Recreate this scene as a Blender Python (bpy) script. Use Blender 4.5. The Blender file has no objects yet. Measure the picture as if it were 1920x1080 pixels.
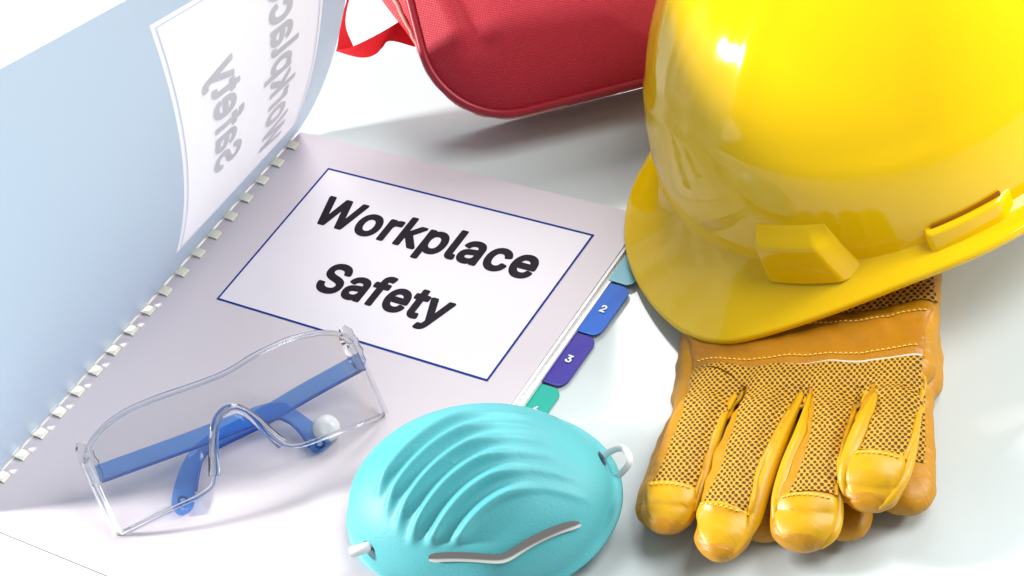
import bpy, bmesh, math, json
import numpy as np
from mathutils import Matrix, Vector

S = bpy.context.scene
COL = S.collection

# ---------------------------------------------------------------- camera
cam = bpy.data.cameras.new('camera')
cam.sensor_width = 36.0
cam.lens = 71.77
cam.clip_start = 0.02
cam.clip_end = 50.0
camo = bpy.data.objects.new('camera', cam)
COL.objects.link(camo)
right = Vector((0.83187033, 0.50744384, -0.22470537))
upv = Vector((-0.22734531, 0.68095825, 0.69613934))
fwd = Vector((-0.50626659, 0.52801195, -0.68183394))
camo.matrix_world = Matrix(((right[0], upv[0], -fwd[0], 0.67149499),
                            (right[1], upv[1], -fwd[1], -0.57999941),
                            (right[2], upv[2], -fwd[2], 0.67145749),
                            (0, 0, 0, 1)))
S.camera = camo

# ---------------------------------------------------------------- studio light
W = bpy.data.worlds.new('World')
S.world = W
W.use_nodes = True
bg = W.node_tree.nodes['Background']
bg.inputs[0].default_value = (0.92, 0.96, 1.0, 1)
bg.inputs[1].default_value = 0.29


def area_lamp(name, loc, target, size, power, color, size_y=None):
    l = bpy.data.lights.new(name, 'AREA')
    l.energy = power
    l.color = color
    l.size = size
    if size_y:
        l.shape = 'RECTANGLE'
        l.size_y = size_y
    o = bpy.data.objects.new(name, l)
    COL.objects.link(o)
    o.location = loc
    d = Vector(target) - Vector(loc)
    o.rotation_euler = d.to_track_quat('-Z', 'Y').to_euler()
    return o


area_lamp('key_lamp', (-0.94, -0.88, 0.58), (0.15, -0.20, 0.0), 0.15, 41.0, (1.0, 0.98, 0.95))
area_lamp('back_softbox', (-0.25, 1.15, 1.15), (0.15, 0.0, 0.0), 0.8, 20.0, (1.0, 1.0, 1.0), 0.6)
area_lamp('overhead_fill', (1.0, 0.35, 1.40), (0.28, -0.02, 0.0), 0.8, 19.0, (1.0, 0.99, 0.98))  # fill lamp added to lighten the shade
area_lamp('side_softbox', (1.45, 0.75, 0.80), (0.30, 0.0, 0.05), 0.35, 15.0, (1.0, 0.99, 0.97), 0.25)

S.view_settings.view_transform = 'Standard'
S.view_settings.look = 'None'
S.view_settings.gamma = 1.0
S.view_settings.exposure = 0.08
S.view_settings.use_curve_mapping = False
S.render.engine = 'CYCLES'
S.cycles.max_bounces = 12
S.cycles.transparent_max_bounces = 24
S.cycles.caustics_reflective = True
S.cycles.caustics_refractive = True
S.cycles.use_denoising = True

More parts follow.
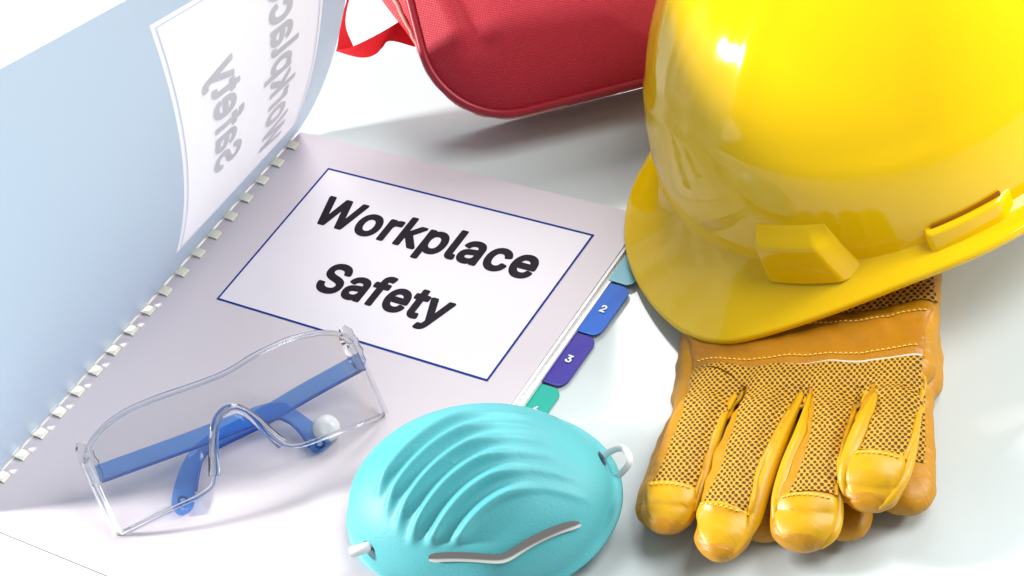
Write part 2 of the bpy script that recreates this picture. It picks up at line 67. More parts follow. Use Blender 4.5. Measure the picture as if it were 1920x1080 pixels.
# ---------------------------------------------------------------- data
DATA = json.loads(r'''{"glyph":{"W":[1.39,[[[0.298,-0.059],[0.28,-0.054],[0.267,-0.046],[0.256,-0.034],[0.248,-0.016],[-0.025,0.986],[-0.025,1.016],[-0.011,1.04],[0.004,1.052],[0.028,1.059],[0.166,1.059],[0.196,1.048],[0.214,1.028],[0.376,0.407],[0.382,0.397],[0.545,1.016],[0.554,1.034],[0.568,1.049],[0.598,1.059],[0.748,1.059],[0.774,1.052],[0.796,1.032],[0.803,1.016],[0.964,0.402],[0.97,0.4],[1.134,1.028],[1.156,1.051],[1.18,1.059],[1.324,1.059],[1.342,1.053],[1.36,1.04],[1.373,1.016],[1.374,0.986],[1.099,-0.016],[1.084,-0.042],[1.066,-0.054],[1.048,-0.059],[0.892,-0.059],[0.868,-0.053],[0.847,-0.034],[0.838,-0.016],[0.676,0.581],[0.67,0.576],[0.505,-0.028],[0.484,-0.05],[0.46,-0.059]]]],"o":[0.858,[[[0.381,-0.075],[0.303,-0.063],[0.261,-0.049],[0.223,-0.032],[0.159,0.01],[0.106,0.064],[0.08,0.1],[0.057,0.141],[0.029,0.214],[0.017,0.262],[0.011,0.31],[0.009,0.4],[0.014,0.454],[0.023,0.502],[0.046,0.574],[0.085,0.646],[0.111,0.682],[0.14,0.712],[0.201,0.759],[0.267,0.791],[0.309,0.804],[0.357,0.812],[0.435,0.814],[0.513,0.802],[0.555,0.789],[0.593,0.772],[0.657,0.73],[0.71,0.676],[0.736,0.64],[0.759,0.599],[0.787,0.526],[0.803,0.448],[0.808,0.394],[0.807,0.34],[0.798,0.256],[0.786,0.208],[0.771,0.166],[0.732,0.094],[0.705,0.058],[0.677,0.028],[0.615,-0.02],[0.549,-0.052],[0.507,-0.064],[0.459,-0.072]],[[0.371,0.154],[0.405,0.15],[0.441,0.153],[0.471,0.162],[0.497,0.178],[0.52,0.202],[0.54,0.232],[0.556,0.274],[0.565,0.316],[0.568,0.364],[0.566,0.412],[0.557,0.46],[0.542,0.502],[0.52,0.538],[0.495,0.563],[0.471,0.577],[0.435,0.587],[0.393,0.589],[0.363,0.584],[0.338,0.574],[0.315,0.557],[0.292,0.532],[0.275,0.502],[0.262,0.466],[0.252,0.424],[0.249,0.382],[0.251,0.328],[0.258,0.286],[0.272,0.244],[0.291,0.209],[0.315,0.182],[0.339,0.165]]]],"r":[0.551,[[[0.093,-0.058],[0.075,-0.052],[0.06,-0.04],[0.048,-0.022],[0.044,-0.004],[0.044,0.746],[0.05,0.77],[0.069,0.794],[0.099,0.805],[0.231,0.804],[0.253,0.794],[0.273,0.775],[0.327,0.801],[0.381,0.813],[0.447,0.815],[0.483,0.813],[0.501,0.809],[0.525,0.79],[0.537,0.764],[0.538,0.632],[0.528,0.602],[0.513,0.586],[0.489,0.575],[0.399,0.581],[0.351,0.571],[0.327,0.558],[0.309,0.542],[0.296,0.524],[0.287,0.5],[0.283,0.464],[0.283,0.002],[0.276,-0.028],[0.255,-0.05],[0.231,-0.059]]]],"k":[0.79,[[[0.093,-0.058],[0.075,-0.052],[0.06,-0.04],[0.048,-0.022],[0.044,-0.004],[0.045,1.01],[0.051,1.028],[0.06,1.04],[0.087,1.057],[0.231,1.059],[0.249,1.053],[0.267,1.04],[0.278,1.022],[0.283,1.004],[0.283,0.56],[0.285,0.55],[0.518,0.788],[0.531,0.798],[0.555,0.805],[0.711,0.805],[0.741,0.794],[0.759,0.775],[0.766,0.758],[0.767,0.74],[0.762,0.722],[0.753,0.708],[0.474,0.422],[0.777,0.037],[0.789,0.014],[0.79,-0.01],[0.784,-0.028],[0.771,-0.044],[0.759,-0.052],[0.741,-0.058],[0.573,-0.059],[0.549,-0.052],[0.531,-0.037],[0.297,0.261],[0.283,0.248],[0.283,-0.004],[0.273,-0.032],[0.255,-0.05],[0.231,-0.059]]]],"p":[0.876,[[[0.093,-0.339],[0.075,-0.333],[0.06,-0.32],[0.048,-0.302],[0.044,-0.284],[0.044,0.748],[0.05,0.772],[0.069,0.794],[0.093,0.804],[0.219,0.805],[0.237,0.802],[0.252,0.796],[0.279,0.767],[0.315,0.788],[0.351,0.802],[0.393,0.811],[0.435,0.815],[0.519,0.809],[0.567,0.797],[0.603,0.783],[0.669,0.742],[0.699,0.716],[0.731,0.682],[0.773,0.616],[0.789,0.579],[0.806,0.532],[0.818,0.478],[0.824,0.43],[0.826,0.37],[0.824,0.316],[0.817,0.262],[0.807,0.214],[0.781,0.142],[0.743,0.076],[0.717,0.043],[0.687,0.012],[0.627,-0.031],[0.567,-0.057],[0.495,-0.073],[0.417,-0.074],[0.351,-0.061],[0.321,-0.05],[0.285,-0.029],[0.283,-0.032],[0.283,-0.284],[0.273,-0.312],[0.255,-0.33],[0.231,-0.339]],[[0.405,0.154],[0.441,0.151],[0.471,0.156],[0.501,0.168],[0.525,0.187],[0.547,0.214],[0.563,0.244],[0.576,0.286],[0.583,0.328],[0.586,0.376],[0.582,0.43],[0.573,0.472],[0.556,0.514],[0.536,0.544],[0.513,0.566],[0.483,0.581],[0.453,0.588],[0.417,0.588],[0.387,0.583],[0.363,0.573],[0.339,0.555],[0.32,0.532],[0.301,0.496],[0.29,0.46],[0.283,0.418],[0.281,0.37],[0.284,0.322],[0.293,0.274],[0.305,0.238],[0.322,0.208],[0.345,0.181],[0.375,0.162]]]],"l":[0.413,[[[0.249,-0.063],[0.207,-0.057],[0.171,-0.047],[0.135,-0.029],[0.111,-0.01],[0.088,0.015],[0.069,0.046],[0.056,0.081],[0.047,0.123],[0.044,0.165],[0.044,1.005],[0.049,1.023],[0.061,1.041],[0.075,1.052],[0.093,1.058],[0.237,1.057],[0.255,1.05],[0.267,1.04],[0.278,1.023],[0.282,1.005],[0.284,0.165],[0.291,0.161],[0.345,0.165],[0.363,0.158],[0.381,0.141],[0.392,0.117],[0.414,0.003],[0.405,-0.027],[0.393,-0.04],[0.375,-0.05],[0.315,-0.062]]]],"a":[0.806,[[[0.284,-0.075],[0.212,-0.062],[0.146,-0.037],[0.092,0.0],[0.051,0.045],[0.021,0.099],[0.005,0.159],[0.001,0.231],[0.012,0.297],[0.027,0.333],[0.05,0.369],[0.08,0.401],[0.122,0.43],[0.176,0.455],[0.236,0.472],[0.32,0.488],[0.476,0.508],[0.482,0.513],[0.475,0.549],[0.458,0.572],[0.428,0.586],[0.386,0.591],[0.338,0.586],[0.308,0.575],[0.279,0.555],[0.26,0.532],[0.243,0.501],[0.23,0.489],[0.212,0.481],[0.194,0.479],[0.05,0.522],[0.038,0.532],[0.026,0.549],[0.022,0.567],[0.023,0.585],[0.05,0.645],[0.089,0.699],[0.14,0.744],[0.2,0.778],[0.272,0.802],[0.35,0.814],[0.422,0.813],[0.494,0.801],[0.536,0.787],[0.571,0.771],[0.602,0.753],[0.631,0.729],[0.658,0.699],[0.679,0.669],[0.695,0.639],[0.707,0.603],[0.717,0.555],[0.72,0.513],[0.719,-0.015],[0.711,-0.033],[0.7,-0.045],[0.686,-0.054],[0.668,-0.059],[0.536,-0.059],[0.513,-0.051],[0.494,-0.032],[0.488,-0.032],[0.446,-0.053],[0.392,-0.069],[0.344,-0.075]],[[0.291,0.153],[0.326,0.149],[0.368,0.151],[0.404,0.16],[0.434,0.177],[0.458,0.2],[0.473,0.225],[0.481,0.255],[0.482,0.288],[0.476,0.289],[0.326,0.267],[0.284,0.256],[0.258,0.243],[0.242,0.225],[0.24,0.207],[0.242,0.189],[0.248,0.177],[0.26,0.166]]]],"c":[0.819,[[[0.381,-0.075],[0.303,-0.063],[0.261,-0.049],[0.223,-0.032],[0.159,0.01],[0.106,0.064],[0.08,0.1],[0.057,0.141],[0.029,0.214],[0.017,0.262],[0.011,0.31],[0.009,0.4],[0.014,0.454],[0.023,0.502],[0.046,0.574],[0.085,0.646],[0.111,0.682],[0.14,0.712],[0.201,0.759],[0.267,0.791],[0.309,0.804],[0.357,0.812],[0.435,0.814],[0.501,0.805],[0.555,0.789],[0.609,0.763],[0.663,0.725],[0.705,0.682],[0.737,0.634],[0.767,0.562],[0.769,0.532],[0.757,0.508],[0.735,0.49],[0.609,0.457],[0.591,0.456],[0.573,0.46],[0.555,0.472],[0.543,0.487],[0.531,0.52],[0.515,0.544],[0.495,0.563],[0.471,0.577],[0.441,0.586],[0.399,0.589],[0.363,0.584],[0.333,0.571],[0.303,0.545],[0.281,0.514],[0.263,0.472],[0.252,0.424],[0.248,0.37],[0.252,0.316],[0.263,0.268],[0.28,0.226],[0.309,0.187],[0.345,0.162],[0.393,0.151],[0.441,0.153],[0.477,0.165],[0.501,0.181],[0.525,0.209],[0.545,0.256],[0.555,0.271],[0.579,0.286],[0.603,0.289],[0.741,0.254],[0.754,0.244],[0.765,0.23],[0.771,0.214],[0.772,0.196],[0.753,0.136],[0.723,0.082],[0.684,0.034],[0.634,-0.008],[0.579,-0.039],[0.519,-0.061],[0.453,-0.073]]]],"e":[0.835,[[[0.387,-0.074],[0.339,-0.069],[0.291,-0.059],[0.224,-0.032],[0.159,0.01],[0.105,0.064],[0.079,0.1],[0.059,0.136],[0.03,0.208],[0.013,0.286],[0.008,0.34],[0.008,0.394],[0.018,0.478],[0.029,0.526],[0.044,0.568],[0.08,0.64],[0.127,0.7],[0.159,0.73],[0.191,0.754],[0.255,0.788],[0.327,0.808],[0.375,0.814],[0.417,0.815],[0.495,0.805],[0.574,0.778],[0.615,0.755],[0.645,0.733],[0.681,0.7],[0.702,0.676],[0.742,0.61],[0.762,0.562],[0.774,0.52],[0.787,0.43],[0.788,0.328],[0.784,0.31],[0.771,0.291],[0.753,0.279],[0.735,0.274],[0.261,0.273],[0.258,0.268],[0.269,0.238],[0.297,0.196],[0.333,0.169],[0.381,0.153],[0.417,0.15],[0.447,0.152],[0.471,0.157],[0.495,0.167],[0.513,0.179],[0.529,0.196],[0.55,0.238],[0.56,0.25],[0.578,0.262],[0.597,0.266],[0.615,0.265],[0.741,0.233],[0.76,0.22],[0.774,0.196],[0.777,0.178],[0.774,0.16],[0.758,0.118],[0.742,0.088],[0.699,0.034],[0.651,-0.007],[0.591,-0.04],[0.529,-0.062],[0.459,-0.073]],[[0.264,0.496],[0.267,0.493],[0.531,0.493],[0.534,0.496],[0.513,0.538],[0.483,0.568],[0.447,0.584],[0.405,0.59],[0.357,0.584],[0.321,0.567],[0.289,0.538]]]],"S":[0.919,[[[0.401,-0.075],[0.317,-0.065],[0.245,-0.044],[0.173,-0.007],[0.119,0.035],[0.075,0.087],[0.054,0.123],[0.038,0.159],[0.025,0.201],[0.018,0.243],[0.016,0.273],[0.023,0.297],[0.041,0.317],[0.065,0.327],[0.221,0.326],[0.239,0.317],[0.254,0.303],[0.262,0.285],[0.267,0.255],[0.275,0.231],[0.286,0.213],[0.305,0.194],[0.329,0.179],[0.365,0.165],[0.407,0.158],[0.443,0.156],[0.485,0.159],[0.521,0.167],[0.557,0.181],[0.585,0.201],[0.606,0.225],[0.617,0.249],[0.62,0.279],[0.615,0.303],[0.593,0.327],[0.552,0.351],[0.491,0.373],[0.287,0.432],[0.215,0.465],[0.149,0.508],[0.097,0.561],[0.069,0.609],[0.053,0.651],[0.047,0.681],[0.044,0.759],[0.05,0.801],[0.059,0.837],[0.087,0.897],[0.129,0.951],[0.185,0.999],[0.251,1.035],[0.329,1.06],[0.401,1.071],[0.491,1.071],[0.569,1.059],[0.647,1.031],[0.705,0.999],[0.761,0.951],[0.802,0.897],[0.818,0.867],[0.832,0.831],[0.843,0.789],[0.847,0.747],[0.845,0.729],[0.839,0.713],[0.821,0.694],[0.797,0.684],[0.647,0.686],[0.629,0.694],[0.614,0.711],[0.593,0.775],[0.581,0.793],[0.567,0.807],[0.539,0.823],[0.515,0.832],[0.479,0.84],[0.443,0.842],[0.407,0.84],[0.371,0.833],[0.341,0.821],[0.317,0.805],[0.299,0.785],[0.289,0.765],[0.286,0.735],[0.29,0.711],[0.311,0.687],[0.353,0.661],[0.413,0.639],[0.557,0.6],[0.629,0.575],[0.695,0.544],[0.751,0.507],[0.779,0.481],[0.803,0.453],[0.839,0.393],[0.858,0.327],[0.861,0.249],[0.856,0.207],[0.846,0.171],[0.82,0.111],[0.779,0.053],[0.752,0.027],[0.719,0.001],[0.683,-0.021],[0.641,-0.041],[0.569,-0.063],[0.491,-0.075]]]],"f":[0.54,[[[0.147,-0.058],[0.129,-0.051],[0.115,-0.04],[0.104,-0.022],[0.099,-0.004],[0.099,0.582],[0.003,0.585],[-0.015,0.591],[-0.033,0.606],[-0.042,0.62],[-0.046,0.638],[-0.046,0.746],[-0.043,0.764],[-0.028,0.788],[-0.003,0.803],[0.099,0.806],[0.103,0.896],[0.121,0.956],[0.138,0.986],[0.159,1.014],[0.183,1.037],[0.213,1.059],[0.273,1.086],[0.339,1.099],[0.411,1.099],[0.477,1.087],[0.501,1.078],[0.519,1.066],[0.531,1.049],[0.536,1.028],[0.535,1.01],[0.498,0.89],[0.477,0.87],[0.453,0.862],[0.435,0.863],[0.399,0.872],[0.357,0.869],[0.345,0.861],[0.339,0.842],[0.339,0.805],[0.459,0.804],[0.477,0.797],[0.495,0.782],[0.502,0.77],[0.507,0.752],[0.508,0.644],[0.505,0.626],[0.496,0.608],[0.471,0.588],[0.453,0.584],[0.339,0.583],[0.336,-0.016],[0.321,-0.041],[0.309,-0.051],[0.291,-0.058]]]],"t":[0.488,[[[0.303,-0.066],[0.237,-0.055],[0.177,-0.029],[0.129,0.011],[0.098,0.054],[0.077,0.108],[0.069,0.162],[0.068,0.582],[0.009,0.584],[-0.009,0.588],[-0.033,0.606],[-0.045,0.63],[-0.046,0.744],[-0.042,0.768],[-0.03,0.786],[-0.009,0.801],[0.009,0.805],[0.063,0.805],[0.068,0.81],[0.071,0.942],[0.087,0.969],[0.099,0.978],[0.117,0.984],[0.249,0.985],[0.279,0.977],[0.296,0.96],[0.306,0.936],[0.309,0.806],[0.417,0.803],[0.444,0.786],[0.453,0.773],[0.459,0.756],[0.459,0.636],[0.454,0.618],[0.447,0.606],[0.429,0.591],[0.411,0.585],[0.307,0.582],[0.307,0.186],[0.309,0.168],[0.315,0.159],[0.339,0.157],[0.405,0.164],[0.423,0.158],[0.441,0.144],[0.454,0.12],[0.477,0.012],[0.477,-0.006],[0.471,-0.024],[0.463,-0.036],[0.448,-0.048],[0.435,-0.054],[0.375,-0.065]]]],"y":[0.806,[[[0.15,-0.343],[0.108,-0.338],[0.072,-0.328],[0.051,-0.313],[0.039,-0.295],[0.034,-0.277],[0.036,-0.259],[0.064,-0.151],[0.079,-0.127],[0.102,-0.112],[0.126,-0.11],[0.186,-0.117],[0.198,-0.115],[0.208,-0.109],[0.219,-0.097],[0.232,-0.073],[0.256,-0.001],[-0.021,0.725],[-0.025,0.749],[-0.018,0.773],[0.0,0.794],[0.03,0.805],[0.174,0.804],[0.192,0.798],[0.21,0.785],[0.221,0.767],[0.378,0.331],[0.384,0.324],[0.545,0.767],[0.552,0.781],[0.57,0.797],[0.594,0.804],[0.732,0.805],[0.756,0.799],[0.774,0.785],[0.786,0.767],[0.789,0.749],[0.786,0.725],[0.457,-0.133],[0.433,-0.187],[0.408,-0.227],[0.383,-0.259],[0.354,-0.286],[0.318,-0.311],[0.282,-0.327],[0.24,-0.339],[0.198,-0.344]]]],"1":[0.924,[[[0.14,-0.046],[0.116,-0.033],[0.108,-0.022],[0.103,-0.004],[0.103,0.11],[0.108,0.128],[0.116,0.14],[0.128,0.149],[0.146,0.154],[0.362,0.155],[0.37,0.158],[0.37,0.788],[0.368,0.791],[0.362,0.787],[0.194,0.663],[0.176,0.657],[0.158,0.657],[0.134,0.671],[0.125,0.686],[0.122,0.698],[0.122,0.836],[0.124,0.854],[0.14,0.877],[0.368,1.042],[0.392,1.047],[0.542,1.047],[0.56,1.044],[0.58,1.028],[0.59,1.004],[0.59,0.158],[0.596,0.155],[0.77,0.155],[0.796,0.146],[0.811,0.128],[0.816,0.11],[0.816,0.002],[0.813,-0.016],[0.806,-0.028],[0.794,-0.04],[0.77,-0.047]]]],"2":[0.924,[[[0.115,-0.046],[0.091,-0.033],[0.079,-0.01],[0.078,0.092],[0.084,0.116],[0.451,0.509],[0.517,0.584],[0.547,0.625],[0.568,0.662],[0.578,0.692],[0.582,0.728],[0.579,0.764],[0.57,0.788],[0.554,0.812],[0.535,0.829],[0.511,0.842],[0.481,0.852],[0.445,0.856],[0.409,0.854],[0.385,0.848],[0.361,0.838],[0.341,0.824],[0.325,0.806],[0.304,0.764],[0.295,0.698],[0.289,0.686],[0.277,0.673],[0.253,0.664],[0.115,0.666],[0.103,0.672],[0.091,0.683],[0.084,0.698],[0.082,0.71],[0.084,0.752],[0.09,0.794],[0.111,0.86],[0.13,0.896],[0.151,0.926],[0.193,0.972],[0.246,1.01],[0.313,1.041],[0.379,1.056],[0.463,1.06],[0.505,1.056],[0.547,1.048],[0.607,1.026],[0.656,0.998],[0.703,0.959],[0.739,0.916],[0.768,0.866],[0.787,0.812],[0.794,0.77],[0.795,0.704],[0.787,0.65],[0.773,0.608],[0.754,0.566],[0.73,0.524],[0.695,0.476],[0.595,0.359],[0.409,0.164],[0.415,0.159],[0.763,0.159],[0.787,0.153],[0.805,0.136],[0.812,0.116],[0.812,-0.004],[0.807,-0.022],[0.79,-0.04],[0.769,-0.047]]]],"3":[0.924,[[[0.394,-0.06],[0.322,-0.05],[0.256,-0.03],[0.19,0.003],[0.142,0.039],[0.1,0.085],[0.067,0.139],[0.048,0.193],[0.039,0.265],[0.042,0.277],[0.052,0.292],[0.076,0.305],[0.214,0.306],[0.232,0.303],[0.246,0.295],[0.256,0.283],[0.272,0.223],[0.298,0.188],[0.316,0.174],[0.34,0.161],[0.4,0.147],[0.454,0.146],[0.502,0.156],[0.544,0.175],[0.576,0.205],[0.587,0.223],[0.596,0.247],[0.599,0.301],[0.593,0.331],[0.584,0.355],[0.573,0.373],[0.556,0.392],[0.52,0.416],[0.472,0.432],[0.424,0.438],[0.31,0.439],[0.292,0.442],[0.271,0.457],[0.261,0.481],[0.261,0.589],[0.268,0.613],[0.467,0.841],[0.136,0.841],[0.118,0.845],[0.1,0.859],[0.09,0.883],[0.092,1.015],[0.098,1.027],[0.11,1.039],[0.136,1.047],[0.73,1.047],[0.748,1.045],[0.766,1.033],[0.779,1.009],[0.78,0.907],[0.774,0.883],[0.537,0.613],[0.604,0.594],[0.664,0.565],[0.699,0.541],[0.726,0.517],[0.769,0.463],[0.789,0.427],[0.803,0.391],[0.818,0.325],[0.818,0.247],[0.804,0.181],[0.778,0.121],[0.744,0.073],[0.7,0.028],[0.651,-0.005],[0.586,-0.035],[0.526,-0.052],[0.454,-0.06]]]],"4":[0.924,[[[0.548,-0.047],[0.536,-0.044],[0.521,-0.034],[0.508,-0.01],[0.506,0.159],[0.08,0.16],[0.062,0.163],[0.042,0.176],[0.031,0.2],[0.031,0.314],[0.039,0.338],[0.447,1.028],[0.464,1.042],[0.482,1.047],[0.614,1.047],[0.638,1.039],[0.653,1.022],[0.658,1.004],[0.654,0.98],[0.294,0.368],[0.506,0.367],[0.506,0.626],[0.514,0.65],[0.53,0.665],[0.548,0.671],[0.686,0.67],[0.709,0.656],[0.721,0.632],[0.721,0.368],[0.818,0.366],[0.836,0.36],[0.848,0.35],[0.859,0.326],[0.859,0.206],[0.852,0.182],[0.842,0.171],[0.83,0.164],[0.812,0.16],[0.721,0.158],[0.721,-0.004],[0.716,-0.022],[0.704,-0.037],[0.68,-0.047]]]]},"glove":{"top":{"q":0.6,"fingers":[[[0.3057,-0.0966,0.015,0.01],[0.3088,-0.1143,0.019,0.0119],[0.3138,-0.138,0.022,0.0121],[0.3177,-0.157,0.02,0.0125],[0.3194,-0.1643,0.018,0.0116]],[[0.3316,-0.0917,0.016,0.0108],[0.3357,-0.1113,0.021,0.013],[0.3404,-0.1324,0.025,0.0132],[0.3439,-0.1527,0.023,0.0131],[0.3469,-0.1687,0.019,0.0118]],[[0.3571,-0.0844,0.018,0.0108],[0.3642,-0.1043,0.023,0.0125],[0.3707,-0.1276,0.027,0.0132],[0.374,-0.1438,0.026,0.0143],[0.3766,-0.1531,0.023,0.014]],[[0.3806,-0.0746,0.02,0.0103],[0.3863,-0.0901,0.025,0.013],[0.392,-0.1099,0.03,0.014],[0.3946,-0.1236,0.031,0.0143],[0.396,-0.1293,0.028,0.0132]]],"slab":{"c":[0.32206,-0.03902,0.013],"ax":[0.9163,0.36869,0.15643],"ay":[0.37328,-0.92772,0.0],"az":[-0.14513,-0.05839,0.98769],"hx":0.0592,"hy":0.0485,"hz":0.0075,"taper":-0.02}},"low":{"q":0.62,"fingers":[[[0.2993,-0.0916,0.009,0.0106],[0.3026,-0.1241,0.009,0.0112],[0.3091,-0.154,0.009,0.0112],[0.3101,-0.1584,0.009,0.0106]],[[0.3318,-0.0834,0.009,0.0106],[0.3424,-0.1159,0.009,0.011],[0.3508,-0.1382,0.009,0.0112],[0.3546,-0.1491,0.009,0.0106]],[[0.3566,-0.0745,0.009,0.0106],[0.3719,-0.105,0.009,0.011],[0.3824,-0.127,0.01,0.0112],[0.3861,-0.137,0.01,0.0105]],[[0.3759,-0.0483,0.01,0.0097],[0.3866,-0.0755,0.011,0.0105],[0.3967,-0.1,0.012,0.0115],[0.4026,-0.1156,0.011,0.0123]]],"slab":{"c":[0.31883,-0.03377,0.005],"ax":[0.92637,0.37499,0.0349],"ay":[0.37522,-0.92694,0.0],"az":[-0.03235,-0.01309,0.99939],"hx":0.0585,"hy":0.0507,"hz":0.005,"taper":0.0}},"trace":{"panel1":[[[0.2884,-0.0881,0.0113],[0.301,-0.1156,0.0245],[0.307,-0.1344,0.0278],[0.3097,-0.1507,0.0274],[0.3093,-0.16,0.0253]],[[0.3192,-0.0924,0.0183],[0.3176,-0.0999,0.0158],[0.3217,-0.1209,0.0233],[0.3252,-0.1393,0.0246],[0.3286,-0.1578,0.0231]]],"panel2":[[[0.3192,-0.0924,0.0183],[0.3272,-0.1164,0.0268],[0.3334,-0.136,0.0315],[0.3354,-0.1493,0.0296],[0.3356,-0.162,0.0257]],[[0.3466,-0.086,0.021],[0.3459,-0.1062,0.0248],[0.349,-0.1254,0.0296],[0.3509,-0.1407,0.03],[0.3547,-0.1599,0.0253]]],"panel3":[[[0.3466,-0.086,0.021],[0.3568,-0.1025,0.0286],[0.3647,-0.1231,0.0335],[0.3678,-0.1369,0.0346],[0.3685,-0.1498,0.0333]],[[0.3724,-0.0773,0.0242],[0.3715,-0.0943,0.0255],[0.3768,-0.1141,0.0302],[0.3828,-0.1297,0.0346],[0.3858,-0.1414,0.0302]]],"panel4":[[[0.3724,-0.0773,0.0242],[0.3807,-0.0923,0.0321],[0.385,-0.1062,0.0369],[0.3871,-0.1158,0.038],[0.3876,-0.1229,0.0385]],[[0.3888,-0.063,0.0248],[0.392,-0.0738,0.0201],[0.4001,-0.0951,0.0307],[0.4043,-0.1094,0.0345],[0.4059,-0.1192,0.0356]]],"knuckle":[[[0.2879,-0.0864,0.0112],[0.3129,-0.083,0.0185],[0.34,-0.0748,0.0213],[0.3659,-0.0681,0.0255],[0.3878,-0.0581,0.0259]],[[0.2884,-0.0881,0.0113],[0.3192,-0.0924,0.0183],[0.3466,-0.086,0.021],[0.3724,-0.0773,0.0242],[0.3888,-0.063,0.0248]]],"band":[[[0.2745,-0.0682,0.0095],[0.2964,-0.0597,0.0149],[0.3305,-0.0492,0.0211],[0.354,-0.042,0.0249],[0.3793,-0.027,0.0231]],[[0.2875,-0.0864,0.011],[0.3129,-0.083,0.0185],[0.3399,-0.0745,0.0213],[0.3657,-0.0675,0.0256],[0.3878,-0.0572,0.0257]]],"upper":[[[0.2641,-0.0227,0.0115],[0.2862,-0.0166,0.0162],[0.3253,-0.0089,0.0227],[0.3498,-0.0029,0.0255],[0.367,0.0028,0.0246]],[[0.2836,-0.0601,0.0127],[0.2953,-0.0574,0.0149],[0.3295,-0.0472,0.0208],[0.3532,-0.0401,0.025],[0.3786,-0.0249,0.0226]]],"cap1":[[[0.307,-0.1591,0.0242],[0.3104,-0.1657,0.0233],[0.314,-0.1719,0.0216],[0.319,-0.1752,0.0206]],[[0.3279,-0.1537,0.0234],[0.3298,-0.1593,0.0208],[0.3307,-0.1666,0.019],[0.3286,-0.1714,0.0174]]],"cap2":[[[0.3339,-0.1604,0.0249],[0.3345,-0.1662,0.022],[0.3405,-0.1755,0.0233],[0.3467,-0.1799,0.0217]],[[0.3548,-0.1584,0.0257],[0.3569,-0.1638,0.0231],[0.3579,-0.1703,0.0206],[0.3562,-0.176,0.0196]]],"cap3":[[[0.3659,-0.1503,0.0318],[0.3652,-0.156,0.0276],[0.3688,-0.163,0.0268],[0.3746,-0.1667,0.0243]],[[0.3865,-0.1419,0.0294],[0.389,-0.147,0.0259],[0.3904,-0.1556,0.0244],[0.3879,-0.1611,0.0219]]],"cap4":[[[0.3865,-0.1237,0.038],[0.3863,-0.1312,0.0361],[0.3886,-0.1378,0.0325],[0.394,-0.1421,0.0303]],[[0.4059,-0.1172,0.0345],[0.408,-0.1249,0.0338],[0.4082,-0.1315,0.0303],[0.4057,-0.1384,0.0286]]]},"gus":{"g1":[[0.3162,-0.0964,0.0178,0.001],[0.3196,-0.1162,0.0218,0.0025],[0.3248,-0.1357,0.0239,0.00275],[0.3283,-0.1514,0.0218,0.00237],[0.3304,-0.1628,0.0198,0.00088]],"g2":[[0.3437,-0.0855,0.0186,0.001],[0.3474,-0.1108,0.0233,0.00344],[0.3512,-0.1314,0.0266,0.00438],[0.3544,-0.1476,0.0253,0.00413],[0.3562,-0.1608,0.0219,0.0035],[0.3554,-0.1762,0.0204,0.00088]],"g3":[[0.349,-0.0888,0.0215,0.001],[0.3579,-0.1153,0.0291,0.00275],[0.3613,-0.1347,0.0312,0.00287],[0.3644,-0.1506,0.0297,0.0025],[0.3669,-0.1596,0.0272,0.00088]],"g3r":[[0.3857,-0.1377,0.0294,0.001],[0.3887,-0.1465,0.0252,0.00213],[0.3901,-0.1551,0.0236,0.00213],[0.3871,-0.1615,0.0208,0.00075]],"g4":[[0.3791,-0.0863,0.0312,0.001],[0.3831,-0.1086,0.0352,0.00375],[0.3851,-0.1242,0.0362,0.0035],[0.3862,-0.1335,0.0334,0.00275],[0.3891,-0.14,0.03,0.00088]],"g4r":[[0.3911,-0.0695,0.0222,0.00063],[0.4012,-0.0976,0.0305,0.00187],[0.4078,-0.1205,0.033,0.00225],[0.4071,-0.133,0.0307,0.00225],[0.4036,-0.1402,0.0283,0.00075]]}},"more":{"tA":[[0.0689,-0.2458,0.0272],[0.0921,-0.2141,0.0225],[0.1163,-0.1811,0.018],[0.1266,-0.1771,0.0155],[0.1396,-0.18,0.0115],[0.1485,-0.1844,0.0095]],"tB":[[0.1477,-0.144,0.0258],[0.1277,-0.1621,0.018],[0.1116,-0.181,0.013],[0.0984,-0.199,0.012],[0.0934,-0.2089,0.0112],[0.0971,-0.2225,0.0102],[0.1066,-0.2402,0.0094]],"bead":[0.1454,-0.1758,0.0125],"bagO":[0.0967,0.0069,0.025],"sA":[[[0.0303,0.045,0.0783],[0.0298,0.038,0.0721],[0.0293,0.0296,0.0645],[0.0298,0.0185,0.0536]],[[0.032,0.046,0.0779],[0.0308,0.0386,0.0719],[0.0315,0.0293,0.0626],[0.0371,0.0239,0.0534]]],"sB":[[[0.03,0.019,0.054],[0.0373,0.0242,0.0536],[0.0471,0.034,0.0556],[0.0559,0.0442,0.0588],[0.0598,0.0499,0.0613]],[[0.0298,0.0183,0.0535],[0.0428,0.0229,0.0484],[0.0489,0.0279,0.0486],[0.0526,0.0346,0.0522],[0.0659,0.0394,0.047]]],"mL":[[0.2115,-0.2299,0.024],[0.2079,-0.2325,0.024],[0.2036,-0.2339,0.02]],"mR":[[0.2802,-0.1515,0.021],[0.284,-0.1491,0.024],[0.2887,-0.1472,0.026],[0.2932,-0.1493,0.026],[0.2947,-0.1519,0.024],[0.2928,-0.1543,0.021],[0.29,-0.1561,0.018]]}}''')
GLYPH = DATA['glyph']
GLOVE = DATA['glove']
MORE = DATA['more']
PAGE_Z = 0.006          # top of the title page above the table
PAGE_W, PAGE_L = 0.2159, 0.2794

# ---------------------------------------------------------------- materials


def new_mat(name):
    m = bpy.data.materials.new(name)
    m.use_nodes = True
    nt = m.node_tree
    b = nt.nodes['Principled BSDF']
    return m, nt, b


def N(nt, t, **kw):
    n = nt.nodes.new(t)
    for k, v in kw.items():
        setattr(n, k, v)
    return n


